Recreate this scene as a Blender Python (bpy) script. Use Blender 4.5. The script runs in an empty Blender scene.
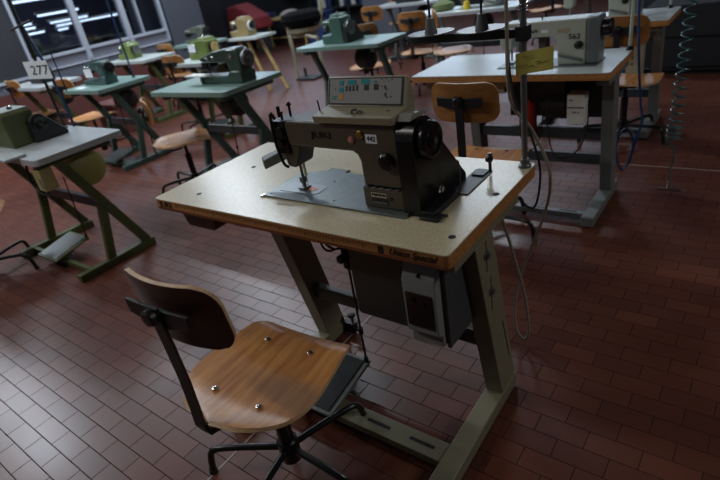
import bpy, bmesh, math, random
from mathutils import Vector, Matrix
random.seed(7)
C = bpy.context.scene.collection
PI = math.pi

# ------------------------------------------------------------------ materials
def lin(c):
    c = c / 255.0
    return c / 12.92 if c <= .04045 else ((c + .055) / 1.055) ** 2.4
def rgb(r, g, b): return (lin(r), lin(g), lin(b), 1)
MATS = {}
def mat(name, col, rough=.5, metal=0, noise=0, nscale=30, bump=0, spec=.5, emit=None, estr=0, coat=0):
    if name in MATS: return MATS[name]
    m = bpy.data.materials.new(name); m.use_nodes = True
    nt = m.node_tree; b = nt.nodes['Principled BSDF']
    c = rgb(*col)
    b.inputs['Base Color'].default_value = c
    b.inputs['Roughness'].default_value = rough
    b.inputs['Metallic'].default_value = metal
    b.inputs['Specular IOR Level'].default_value = spec
    if coat:
        b.inputs['Coat Weight'].default_value = coat; b.inputs['Coat Roughness'].default_value = .15
    tc = nt.nodes.new('ShaderNodeTexCoord')
    n = nt.nodes.new('ShaderNodeTexNoise'); n.inputs['Scale'].default_value = nscale; n.inputs['Detail'].default_value = 4
    nt.links.new(tc.outputs['Object'], n.inputs['Vector'])
    if noise:
        r = nt.nodes.new('ShaderNodeValToRGB')
        r.color_ramp.elements[0].position = .3; r.color_ramp.elements[1].position = .7
        r.color_ramp.elements[0].color = tuple(x * (1 - noise) for x in c[:3]) + (1,)
        r.color_ramp.elements[1].color = tuple(min(1, x * (1 + noise)) for x in c[:3]) + (1,)
        nt.links.new(n.outputs['Fac'], r.inputs['Fac']); nt.links.new(r.outputs['Color'], b.inputs['Base Color'])
    if bump:
        bp = nt.nodes.new('ShaderNodeBump'); bp.inputs['Strength'].default_value = bump; bp.inputs['Distance'].default_value = .002
        nt.links.new(n.outputs['Fac'], bp.inputs['Height']); nt.links.new(bp.outputs['Normal'], b.inputs['Normal'])
    if emit:
        b.inputs['Emission Color'].default_value = rgb(*emit); b.inputs['Emission Strength'].default_value = estr
    MATS[name] = m
    return m

def wood(name, dark, light, scale=(2, 26, 26), rough=.35, coat=.3):
    if name in MATS: return MATS[name]
    m = bpy.data.materials.new(name); m.use_nodes = True
    nt = m.node_tree; b = nt.nodes['Principled BSDF']
    tc = nt.nodes.new('ShaderNodeTexCoord'); mp = nt.nodes.new('ShaderNodeMapping')
    mp.inputs['Scale'].default_value = scale
    n = nt.nodes.new('ShaderNodeTexNoise'); n.inputs['Scale'].default_value = 3; n.inputs['Detail'].default_value = 7
    r = nt.nodes.new('ShaderNodeValToRGB')
    r.color_ramp.elements[0].position = .3; r.color_ramp.elements[1].position = .72
    r.color_ramp.elements[0].color = rgb(*dark); r.color_ramp.elements[1].color = rgb(*light)
    nt.links.new(tc.outputs['Object'], mp.inputs['Vector']); nt.links.new(mp.outputs['Vector'], n.inputs['Vector'])
    nt.links.new(n.outputs['Fac'], r.inputs['Fac']); nt.links.new(r.outputs['Color'], b.inputs['Base Color'])
    b.inputs['Roughness'].default_value = rough; b.inputs['Coat Weight'].default_value = coat; b.inputs['Coat Roughness'].default_value = .25
    MATS[name] = m
    return m

def floor_mat():
    m = bpy.data.materials.new('red_quarry_tile'); m.use_nodes = True
    nt = m.node_tree; L = nt.links; b = nt.nodes['Principled BSDF']
    tc = nt.nodes.new('ShaderNodeTexCoord')
    mp = nt.nodes.new('ShaderNodeMapping'); mp.inputs['Rotation'].default_value = (0, 0, math.radians(.8)); mp.inputs['Location'].default_value = (.03, .02, 0)
    br = nt.nodes.new('ShaderNodeTexBrick')
    br.offset = .5; br.inputs['Scale'].default_value = 1
    br.inputs['Brick Width'].default_value = .154; br.inputs['Row Height'].default_value = .0755
    br.inputs['Mortar Size'].default_value = .0018; br.inputs['Mortar Smooth'].default_value = .3
    br.inputs['Color1'].default_value = rgb(100, 56, 42); br.inputs['Color2'].default_value = rgb(84, 46, 36)
    br.inputs['Mortar'].default_value = rgb(50, 34, 30); br.inputs['Bias'].default_value = 0
    L.new(tc.outputs['Object'], mp.inputs['Vector']); L.new(mp.outputs['Vector'], br.inputs['Vector'])
    n = nt.nodes.new('ShaderNodeTexNoise'); n.inputs['Scale'].default_value = 1.6; n.inputs['Detail'].default_value = 6
    L.new(tc.outputs['Object'], n.inputs['Vector'])
    mr = nt.nodes.new('ShaderNodeMapRange'); mr.inputs['From Min'].default_value = .3; mr.inputs['From Max'].default_value = .7
    mr.inputs['To Min'].default_value = .85; mr.inputs['To Max'].default_value = 1.12
    L.new(n.outputs['Fac'], mr.inputs['Value'])
    mx = nt.nodes.new('ShaderNodeMix'); mx.data_type = 'RGBA'; mx.blend_type = 'MULTIPLY'; mx.inputs['Factor'].default_value = 1
    L.new(br.outputs['Color'], mx.inputs['A']); L.new(mr.outputs['Result'], mx.inputs['B']); L.new(mx.outputs['Result'], b.inputs['Base Color'])
    r2 = nt.nodes.new('ShaderNodeMapRange'); r2.inputs['To Min'].default_value = .26; r2.inputs['To Max'].default_value = .42
    L.new(n.outputs['Fac'], r2.inputs['Value'])
    r3 = nt.nodes.new('ShaderNodeMix'); r3.data_type = 'FLOAT'; r3.inputs['B'].default_value = .95
    L.new(br.outputs['Fac'], r3.inputs['Factor']); L.new(r2.outputs['Result'], r3.inputs['A']); L.new(r3.outputs['Result'], b.inputs['Roughness'])
    r4 = nt.nodes.new('ShaderNodeMapRange'); r4.inputs['To Min'].default_value = .5; r4.inputs['To Max'].default_value = .05
    L.new(br.outputs['Fac'], r4.inputs['Value']); L.new(r4.outputs['Result'], b.inputs['Specular IOR Level'])
    bp = nt.nodes.new('ShaderNodeBump'); bp.inputs['Strength'].default_value = .35; bp.inputs['Distance'].default_value = .002; bp.invert = True
    L.new(br.outputs['Fac'], bp.inputs['Height']); L.new(bp.outputs['Normal'], b.inputs['Normal'])
    return m

def speckle(name, base, spot, rough=.28, scale=420):
    m = bpy.data.materials.new(name); m.use_nodes = True
    nt = m.node_tree; b = nt.nodes['Principled BSDF']
    tc = nt.nodes.new('ShaderNodeTexCoord'); n = nt.nodes.new('ShaderNodeTexNoise')
    n.inputs['Scale'].default_value = scale; n.inputs['Detail'].default_value = 2
    r = nt.nodes.new('ShaderNodeValToRGB'); r.color_ramp.elements[0].position = .4; r.color_ramp.elements[1].position = .62
    r.color_ramp.elements[0].color = rgb(*spot); r.color_ramp.elements[1].color = rgb(*base)
    nt.links.new(tc.outputs['Object'], n.inputs['Vector']); nt.links.new(n.outputs['Fac'], r.inputs['Fac']); nt.links.new(r.outputs['Color'], b.inputs['Base Color'])
    b.inputs['Roughness'].default_value = rough
    MATS[name] = m
    return m

def glass_mat():
    m = bpy.data.materials.new('window_glass'); m.use_nodes = True
    nt = m.node_tree; nt.nodes.remove(nt.nodes['Principled BSDF']); out = nt.nodes['Material Output']
    t = nt.nodes.new('ShaderNodeBsdfTransparent'); t.inputs['Color'].default_value = (.8, .84, .9, 1)
    g = nt.nodes.new('ShaderNodeBsdfGlossy'); g.inputs['Roughness'].default_value = .03
    f = nt.nodes.new('ShaderNodeFresnel'); f.inputs['IOR'].default_value = 1.6
    x = nt.nodes.new('ShaderNodeMixShader')
    nt.links.new(f.outputs[0], x.inputs[0]); nt.links.new(t.outputs[0], x.inputs[1]); nt.links.new(g.outputs[0], x.inputs[2])
    nt.links.new(x.outputs[0], out.inputs['Surface'])
    return m

LAM = speckle('beige_speckled_laminate', (220, 208, 178), (184, 172, 140))
EDGE = wood('oak_edge_band', (140, 94, 50), (180, 128, 74), (1.5, 30, 30), .45, .1)
EDGE2 = wood('orange_edge_band', (164, 112, 62), (196, 140, 84), (1.5, 30, 30), .45, .1)
PLY = wood('beech_plywood', (158, 98, 48), (206, 146, 82), (16, 1.6, 16), .38, .22)
PLYB = wood('beech_plywood_back', (134, 88, 46), (172, 120, 66), (1.6, 16, 10), .38, .22)
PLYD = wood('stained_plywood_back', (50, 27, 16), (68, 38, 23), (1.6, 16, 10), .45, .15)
PLYE = wood('plywood_ply_edge', (176, 138, 98), (214, 182, 140), (8, 8, 90), .5, .05)
PALEWOOD = wood('pale_pine', (170, 140, 84), (200, 172, 112), (4, 4, 20), .5, .05)
FRAME = mat('olive_grey_enamel', (118, 114, 92), .45, noise=.06, nscale=8)
FRAMED = mat('dark_olive_enamel', (48, 48, 40), .5, noise=.06, nscale=8)
GREY = mat('grey_enamel', (104, 108, 106), .45, noise=.05, nscale=8)
DGREY = mat('dark_grey_enamel', (60, 64, 68), .45, noise=.05)
OLIVE = mat('olive_green_enamel', (76, 84, 48), .42, noise=.07, nscale=8)
PETROL = mat('petrol_green_enamel', (60, 84, 76), .42, noise=.07, nscale=8)
GREENTOP = mat('green_laminate', (126, 154, 146), .3, noise=.05, nscale=12)
GREENDK = mat('dark_green_machine_paint', (52, 74, 64), .3, noise=.1, nscale=14, coat=.3)
LIME = mat('lime_green_machine_paint', (104, 120, 60), .35, noise=.06, nscale=14)
WHITETOP = mat('pale_grey_laminate', (196, 206, 204), .25, noise=.03, nscale=12)
GREYTOP = mat('grey_laminate', (172, 178, 180), .3, noise=.04, nscale=12)
JBODY = mat('taupe_machine_paint', (84, 75, 60), .38, noise=.04, nscale=20)
JPANEL = mat('khaki_plastic', (140, 132, 108), .42)
JPLATE = mat('pale_metal_panel', (150, 148, 146), .45)
BED = mat('worn_steel_bed', (118, 126, 126), .38, metal=.6, noise=.12, nscale=60)
STEEL = mat('bright_steel', (200, 200, 196), .22, metal=1)
DSTEEL = mat('dull_steel', (120, 122, 122), .4, metal=.8)
BLACK = mat('black_enamel', (16, 16, 17), .28)
BLACKM = mat('matt_black_steel', (22, 22, 24), .5)
RUBBER = mat('black_rubber', (24, 26, 27), .75, bump=.6, nscale=120)
BLKPL = mat('black_plastic', (20, 20, 20), .4)
INK = mat('black_ink', (14, 12, 12), .6)
CREAM = mat('cream_machine_paint', (184, 190, 176), .32, noise=.03, nscale=15)
PGREY = mat('mid_grey_machine_paint', (104, 110, 112), .35)
BOXG = mat('light_grey_box_paint', (124, 126, 124), .45, noise=.05)
BOXD = mat('dark_motor_housing', (38, 38, 36), .55)
WHITE = mat('white_plastic', (214, 216, 210), .4)
PAPER = mat('white_paper', (232, 238, 244), .7)
YNOTE = mat('yellow_paper', (196, 186, 92), .75)
TEAL = mat('teal_display', (40, 150, 156), .3)
ORANGE = mat('orange_key', (214, 150, 60), .4)
GOLD = mat('brass', (170, 130, 60), .35, metal=.8)
PINK = mat('pink_window', (190, 120, 110), .3)
CABLE = mat('grey_beige_cable', (140, 130, 114), .5)
BLUEH = mat('blue_air_hose', (38, 62, 104), .35)
TEALH = mat('teal_coil_hose', (52, 92, 94), .35)
REDP = mat('red_plastic', (160, 44, 32), .45)
REDC = mat('red_cloth', (140, 46, 50), .85, bump=.5)
BLUEP = mat('blue_plastic', (40, 62, 110), .5)
WALLP = mat('blue_grey_wall_paint', (92, 96, 108), .7, noise=.05, nscale=3)
WALLR = mat('brick_red_dado', (92, 48, 44), .6, noise=.08, nscale=4)
ALU = mat('white_window_frame', (168, 174, 186), .4)
PANELG = mat('lilac_grey_infill', (128, 130, 142), .5)
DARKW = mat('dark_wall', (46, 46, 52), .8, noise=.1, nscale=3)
CEIL = mat('ceiling_plaster', (150, 150, 150), .9)
JOINT = mat('pale_joint_strip', (150, 140, 128), .5)
TUBE = mat('fluorescent_tube', (255, 255, 255), .5, emit=(225, 236, 255), estr=9)
GLASS = glass_mat()
CLOTH = mat('pale_cloth', (170, 160, 150), .9, bump=.5)
DCAB = mat('dark_cabinet_paint', (24, 26, 30), .8)
GCAB = mat('grey_cabinet_paint', (78, 82, 92), .5)

# ------------------------------------------------------------------ mesh kit
class M:
    def __init__(s): s.bm = bmesh.new()
    def poly8(s, P):
        v = [s.bm.verts.new(p) for p in P]
        for f in ((0, 3, 2, 1), (4, 5, 6, 7), (0, 1, 5, 4), (1, 2, 6, 5), (2, 3, 7, 6), (3, 0, 4, 7)):
            s.bm.faces.new([v[i] for i in f])
        return s
    def box(s, x0, x1, y0, y1, z0, z1):
        return s.poly8([(x0, y0, z0), (x1, y0, z0), (x1, y1, z0), (x0, y1, z0), (x0, y0, z1), (x1, y0, z1), (x1, y1, z1), (x0, y1, z1)])
    def shear(s, x0, x1, ya0, ya1, z0, yb0, yb1, z1):      # a leg leaning along y
        return s.poly8([(x0, ya0, z0), (x1, ya0, z0), (x1, ya1, z0), (x0, ya1, z0), (x0, yb0, z1), (x1, yb0, z1), (x1, yb1, z1), (x0, yb1, z1)])
    def obox(s, o, u, v, n, a0, a1, b0, b1, c0, c1):       # box in a frame
        o, u, v, n = map(Vector, (o, u, v, n))
        q = lambda a, b, c: o + u * a + v * b + n * c
        return s.poly8([q(a0, b0, c0), q(a1, b0, c0), q(a1, b1, c0), q(a0, b1, c0), q(a0, b0, c1), q(a1, b0, c1), q(a1, b1, c1), q(a0, b1, c1)])
    def cyl(s, p0, p1, r0, r1=None, seg=20):
        p0, p1 = Vector(p0), Vector(p1); r1 = r0 if r1 is None else r1
        d = (p1 - p0).normalized(); a = d.orthogonal().normalized(); b = d.cross(a)
        A, B = [], []
        for i in range(seg):
            t = 2 * PI * i / seg; w = a * math.cos(t) + b * math.sin(t)
            A.append(s.bm.verts.new(p0 + w * r0)); B.append(s.bm.verts.new(p1 + w * r1))
        for i in range(seg): s.bm.faces.new([A[i], A[(i + 1) % seg], B[(i + 1) % seg], B[i]])
        s.bm.faces.new(A[::-1]); s.bm.faces.new(B)
        return s
    def lathe(s, prof, o, ax=(0, 0, 1), seg=28):            # prof: (radius, height)
        o = Vector(o); d = Vector(ax).normalized(); a = d.orthogonal().normalized(); b = d.cross(a); R = []
        for r, h in prof:
            R.append([s.bm.verts.new(o + d * h + (a * math.cos(2 * PI * i / seg) + b * math.sin(2 * PI * i / seg)) * max(r, 1e-4)) for i in range(seg)])
        for k in range(len(R) - 1):
            for i in range(seg): s.bm.faces.new([R[k][i], R[k][(i + 1) % seg], R[k + 1][(i + 1) % seg], R[k + 1][i]])
        s.bm.faces.new(R[0][::-1]); s.bm.faces.new(R[-1])
        return s
    def tube(s, pts, r, seg=10, smooth=4):
        P = [Vector(p) for p in pts]
        if smooth and len(P) > 2:
            Q = []
            for i in range(len(P) - 1):
                a, b, c, d = P[max(i - 1, 0)], P[i], P[i + 1], P[min(i + 2, len(P) - 1)]
                for k in range(smooth):
                    t = k / smooth
                    Q.append(.5 * ((2 * b) + (c - a) * t + (2 * a - 5 * b + 4 * c - d) * t * t + (3 * b - a - 3 * c + d) * t ** 3))
            P = Q + [P[-1]]
        R = []; a = None
        for i, p in enumerate(P):
            d = (P[min(i + 1, len(P) - 1)] - P[max(i - 1, 0)]).normalized()
            a = d.orthogonal().normalized() if a is None else (a - d * a.dot(d)).normalized()
            b = d.cross(a)
            R.append([s.bm.verts.new(p + (a * math.cos(2 * PI * j / seg) + b * math.sin(2 * PI * j / seg)) * r) for j in range(seg)])
        for k in range(len(R) - 1):
            for i in range(seg): s.bm.faces.new([R[k][i], R[k][(i + 1) % seg], R[k + 1][(i + 1) % seg], R[k + 1][i]])
        s.bm.faces.new(R[0][::-1]); s.bm.faces.new(R[-1])
        return s
    def prism(s, poly, ax, a, b):                           # poly: 2-D points; ax 'x','y','z' extrusion axis
        f = {'x': lambda p, t: (t, p[0], p[1]), 'y': lambda p, t: (p[0], t, p[1]), 'z': lambda p, t: (p[0], p[1], t)}[ax]
        A = [s.bm.verts.new(f(p, a)) for p in poly]; B = [s.bm.verts.new(f(p, b)) for p in poly]; n = len(poly)
        for i in range(n): s.bm.faces.new([A[i], A[(i + 1) % n], B[(i + 1) % n], B[i]])
        s.bm.faces.new(A[::-1]); s.bm.faces.new(B)
        return s
    def shell(s, fn, nu, nv, th):                           # a curved sheet with thickness; fn(i/nu, j/nv) -> point
        T = [[Vector(fn(i / nu, j / nv)) for j in range(nv + 1)] for i in range(nu + 1)]
        N = [[None] * (nv + 1) for _ in range(nu + 1)]
        for i in range(nu + 1):
            for j in range(nv + 1):
                du = T[min(i + 1, nu)][j] - T[max(i - 1, 0)][j]; dv = T[i][min(j + 1, nv)] - T[i][max(j - 1, 0)]
                N[i][j] = du.cross(dv).normalized()
        A = [[s.bm.verts.new(T[i][j]) for j in range(nv + 1)] for i in range(nu + 1)]
        B = [[s.bm.verts.new(T[i][j] - N[i][j] * th) for j in range(nv + 1)] for i in range(nu + 1)]
        for i in range(nu):
            for j in range(nv):
                s.bm.faces.new([A[i][j], A[i + 1][j], A[i + 1][j + 1], A[i][j + 1]])
                s.bm.faces.new([B[i][j], B[i][j + 1], B[i + 1][j + 1], B[i + 1][j]])
        edge = []
        for i in range(nu): edge.append((A[i][0], A[i + 1][0], B[i + 1][0], B[i][0])); edge.append((A[i][nv], A[i + 1][nv], B[i + 1][nv], B[i][nv]))
        for j in range(nv): edge.append((A[0][j], A[0][j + 1], B[0][j + 1], B[0][j])); edge.append((A[nu][j], A[nu][j + 1], B[nu][j + 1], B[nu][j]))
        for e in edge:
            f = s.bm.faces.new(e); f.material_index = 1
        return s

def base_of(o):
    p = o
    while p.parent: p = p.parent
    return p

def obj(name, m, ma, parent=None, bevel=0, smooth=True, local=False, ang=35, seg=2):
    """link one mesh object. Shapes are given in world metres (or, local=True, about the thing's base)."""
    bm = m.bm
    bmesh.ops.recalc_face_normals(bm, faces=bm.faces)
    if parent is not None:
        if not local: bmesh.ops.translate(bm, verts=bm.verts, vec=-base_of(parent).location)
        loc = None
    else:
        xs = [v.co.x for v in bm.verts]; ys = [v.co.y for v in bm.verts]; zs = [v.co.z for v in bm.verts]
        loc = Vector(((min(xs) + max(xs)) / 2, (min(ys) + max(ys)) / 2, min(zs)))
        bmesh.ops.translate(bm, verts=bm.verts, vec=-loc)
    me = bpy.data.meshes.new(name); bm.to_mesh(me); bm.free()
    for x in (ma if isinstance(ma, (list, tuple)) else [ma]): me.materials.append(x)
    o = bpy.data.objects.new(name, me); C.objects.link(o)
    if parent is not None: o.parent = parent
    else: o.location = loc
    if smooth:
        me.shade_smooth()
        try: me.set_sharp_from_angle(angle=math.radians(ang))
        except Exception: pass
    if bevel:
        b = o.modifiers.new('bevel', 'BEVEL'); b.width = bevel; b.segments = seg; b.limit_method = 'ANGLE'; b.angle_limit = math.radians(40)
    return o

def tag(o, label, cat, group=None, kind=None):
    o['label'] = label; o['category'] = cat
    if group: o['group'] = group
    if kind: o['kind'] = kind
    return o
def thing(name, label, cat, loc=(0, 0, 0), rz=0, group=None):
    o = bpy.data.objects.new(name, None); C.objects.link(o); o.empty_display_size = .1
    o.location = loc; o.rotation_euler = (0, 0, rz)
    return tag(o, label, cat, group)
def struct(name, m, ma, **k):
    o = obj(name, m, ma, **k); o['kind'] = 'structure'; return o
def copy_tree(o, parent=None):
    c = o.copy(); C.objects.link(c); c.parent = parent
    for ch in list(o.children): copy_tree(ch, c)
    return c

def lettering(name, txt, size, ma, parent, loc, rot=(PI / 2, 0, 0), ext=.0006, shear=0, sx=1, bold=.0004):
    cu = bpy.data.curves.new(name, 'FONT'); cu.offset = bold; cu.body = txt; cu.size = size; cu.extrude = ext; cu.shear = shear
    cu.align_x = 'CENTER'; cu.align_y = 'CENTER'
    t = bpy.data.objects.new(name, cu); C.objects.link(t)
    dg = bpy.context.evaluated_depsgraph_get()
    me = bpy.data.meshes.new_from_object(t.evaluated_get(dg))
    bpy.data.objects.remove(t); bpy.data.curves.remove(cu)
    me.materials.clear(); me.materials.append(ma)
    from mathutils import Euler
    mtx = Matrix.Translation(Vector(loc) - base_of(parent).location) @ Euler(rot).to_matrix().to_4x4() @ Matrix.Diagonal((sx, 1, 1, 1))
    me.transform(mtx)
    o = bpy.data.objects.new(name, me); C.objects.link(o); o.parent = parent
    return o

def rounded(x0, x1, y0, y1, r, n=5):
    P = []
    for cx, cy, a in ((x1 - r, y1 - r, 0), (x0 + r, y1 - r, 90), (x0 + r, y0 + r, 180), (x1 - r, y0 + r, 270)):
        for k in range(n + 1):
            t = math.radians(a + 90 * k / n); P.append((cx + r * math.cos(t), cy + r * math.sin(t)))
    return P

# ------------------------------------------------------------------ room
DAYS = 4.0
struct('floor', M().box(-16, 5, -3, 12.5, -.1, 0), floor_mat(), smooth=False)
struct('ceiling', M().box(-16, 5, -3, 12.5, 3.5, 3.6), CEIL, smooth=False)
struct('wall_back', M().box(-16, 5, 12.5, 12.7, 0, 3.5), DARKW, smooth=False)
struct('wall_right', M().box(5, 5.2, -3, 12.5, 0, 3.5), WALLP, smooth=False)
struct('wall_front', M().box(-16, 5, -3.2, -3, 0, 3.5), WALLP, smooth=False)
# left partition of the room: brick-red dado, painted band, glazed frames
WX = -8.0
struct('wall_left_dado', M().box(WX - .12, WX, -3, 5.55, 0, .62), WALLR, smooth=False)
struct('wall_left_band', M().box(WX - .12, WX, -3, 5.55, .62, .77), WALLP, smooth=False)
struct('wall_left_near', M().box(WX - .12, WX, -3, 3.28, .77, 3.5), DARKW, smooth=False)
struct('wall_left_head', M().box(WX - .12, WX, 3.28, 5.55, 2.6, 3.5), WALLP, smooth=False)
struct('wall_left_column', M().box(WX - .45, WX + .03, 5.6, 6.3, 0, 3.5), GCAB, smooth=False)
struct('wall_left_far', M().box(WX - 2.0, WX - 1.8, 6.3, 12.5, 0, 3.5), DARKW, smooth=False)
struct('wall_left_return', M().box(WX - 1.8, WX - .45, 6.1, 6.3, 0, 3.5), WALLP, smooth=False)
struct('trim_1', M().box(-1.279, -1.273, -3, 3.497, 0, .0012), JOINT, smooth=False)
struct('trim_2', M().box(-3, 5, 3.497, 3.505, 0, .0012), JOINT, smooth=False)
# windows: each a frame with its infill panel and its pane
DAY = mat('daylight_sky', (200, 216, 236), .5, emit=(196, 214, 238), estr=DAYS)
# high daylight windows of the far walls, above the picture
nwin = 4
for (ax, p0, p1, cc) in (('x', -9.5, -6.0, 12.5), ('x', -5.6, -2.2, 12.5), ('y', 6.7, 9.3, -10.0), ('y', 9.6, 12.2, -10.0)):
    if ax == 'x':
        fr = M().box(p0, p1, cc - .06, cc, 1.92, 2.0).box(p0, p1, cc - .06, cc, 3.1, 3.18)
        for q in (p0, (p0 + p1) / 2 - .03, p1 - .06): fr.box(q, q + .06, cc - .06, cc, 2.0, 3.1)
        f = struct('window_%d' % nwin, fr, ALU); obj('pane', M().box(p0 + .06, p1 - .06, cc - .02, cc - .01, 2.0, 3.1), DAY, f, smooth=False)
    else:
        cc2 = cc + .2
        fr = M().box(cc2, cc2 + .06, p0, p1, 1.92, 2.0).box(cc2, cc2 + .06, p0, p1, 3.1, 3.18)
        for q in (p0, (p0 + p1) / 2 - .03, p1 - .06): fr.box(cc2, cc2 + .06, q, q + .06, 2.0, 3.1)
        f = struct('window_%d' % nwin, fr, ALU); obj('pane', M().box(cc2 + .01, cc2 + .02, p0 + .06, p1 - .06, 2.0, 3.1), DAY, f, smooth=False)
    nwin += 1
for k, (a, b) in enumerate(((3.30, 4.14), (4.14, 4.88), (4.88, 5.56))):
    fr = M()
    w = .035
    fr.box(WX - .09, WX + .02, a, a + w, .77, 2.6); fr.box(WX - .09, WX + .02, b - w, b, .77, 2.6)
    fr.box(WX - .09, WX + .02, a + w, b - w, .77, .785); fr.box(WX - .09, WX + .02, a + w, b - w, .925, .965); fr.box(WX - .09, WX + .02, a + w, b - w, 2.55, 2.6)
    if k == 2: fr.box(WX - .08, WX + .01, 5.12, 5.145, .965, 2.55)
    f = struct('window_%d' % (k + 1), fr, ALU, bevel=.003)
    p = M().box(WX - .05, WX - .03, a + w, b - w, .785, .925); o = obj('infill_panel', p, PANELG, f)
    p = M().box(WX - .045, WX - .04, a + w, b - w, .965, 2.55); o = obj('pane', p, GLASS, f, smooth=False)
# the neighbouring hall seen through the glass
struct('wall_hall', M().box(-15.9, -15.7, -3, 12.5, 0, 3.5), mat('hall_wall', (66, 68, 84), .8, noise=.15, nscale=2), smooth=False)
def tube_lamp(x, y, z, ln, label, group, along='x', ma=TUBE):
    t = thing('fluorescent_lamp', label, 'lamp', (x, y, z), 0, group)
    h = ln / 2
    if along == 'x':
        obj('housing', M().box(x - h, x + h, y - .05, y + .05, z + .04, z + .08), WHITE, t)
        obj('tube', M().cyl((x - h + .03, y, z + .015), (x + h - .03, y, z + .015), .016), ma, t)
    else:
        obj('housing', M().box(x - .05, x + .05, y - h, y + h, z + .04, z + .08), WHITE, t)
        obj('tube', M().cyl((x, y - h + .03, z + .015), (x, y + h - .03, z + .015), .016), ma, t)
    return t
HALL = [(-9.5, 3.97, 4.66, 1.69), (-11, 4.98, 5.84, 1.46), (-13, 6.1, 7.05, 1.29), (-14, 6.69, 8.45, 1.19), (-12, 5.1, 5.32, 1.345), (-12, 5.08, 5.36, 1.27), (-12, 5.1, 5.5, 1.17), (-13.2, 6.3, 6.6, 1.115), (-13, 7.5, 8.02, 1.205), (-13, 8.5, 8.70, 1.27), (-13, 8.53, 8.92, 1.165), (-13.1, 8.51, 8.92, 1.11)]  # glowing tubes added low behind the panes for the tube images in the glass
for x, a, b, z in HALL:
    t = tube_lamp(x, (a + b) / 2, z, b - a, 'lit tube added behind the window panes for the tube images in the glass', 'lit tubes beyond the glass', 'y', mat('pane_image_tube', (255, 255, 255), .5, emit=(214, 232, 255), estr=2.6))
    obj('hanging_cord', M().cyl((x, a + .06, z + .08), (x, a + .06, 3.5), .003, seg=6).cyl((x, b - .06, z + .08), (x, b - .06, 3.5), .003, seg=6), DGREY, t)
for k in range(7):
    xx, yy = -13.5 + .5 * (k % 3), 4.6 + .75 * k
    t = thing('workbench', 'dark workbench in the hall beyond the window panes', 'table', (xx, yy, 0), 0, 'benches beyond the glass')
    obj('bench_top', M().box(xx - .6, xx + .6, yy - .25, yy + .25, .76, .80), DGREY, t); obj('leg', M().box(xx - .55, xx - .5, yy - .2, yy + .2, 0, .76), DGREY, t); obj('leg', M().box(xx + .5, xx + .55, yy - .2, yy + .2, 0, .76), DGREY, t)
    obj('tool_board', M().box(xx - .5, xx + .5, yy + .1, yy + .14, .80, .9 + .05 * (k % 3)), (PLYD, DCAB, GCAB)[k % 3], t)
struct('trim_3', M().box(WX, WX + .03, -3, 3.28, .74, .775), ALU, smooth=False)

# ------------------------------------------------------------------ chairs
def seat_w(t):            # t 0 rear .. 1 front
    y = -.22 + .425 * t
    if t < .45:
        q = (.45 - t) / .45
        return .206 * max(1 - q ** 2.5, 0) ** .55 + .012
    return .218 - .040 * ((t - .45) / .55) ** 1.2 - (.012 * max(0, (t - .93) / .07) ** 2)
def seat_pt(s, t):
    y = -.22 + .425 * t; x = (2 * s - 1) * seat_w(t)
    z = .43 + .010 * (2 * abs(s - .5)) ** 2 - .006 * math.cos((t - .4) * 3)
    if t > .82: z -= .028 * ((t - .82) / .18) ** 2
    if t < .2: z += .008 * ((.2 - t) / .2)
    return (x, y, z)
def back_pt(s, t):        # s across, t up
    a = 2 * s - 1
    k = 1 - abs(2 * t - 1) ** 4 * .0
    hh = .094 * (1 - .0 * a)
    # rounded corners: the sheet narrows towards top and bottom
    c = abs(2 * t - 1)
    w = .172 - (.056 * (1 - math.sqrt(max(1 - max(0, (c - .35) / .65) ** 2, 0))))
    x = a * w
    y = -.198 + .045 * (abs(x) / .19) ** 2 - .018 * (t - .5)
    z = .772 + (2 * t - 1) * hh
    return (x, y, z)
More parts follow.
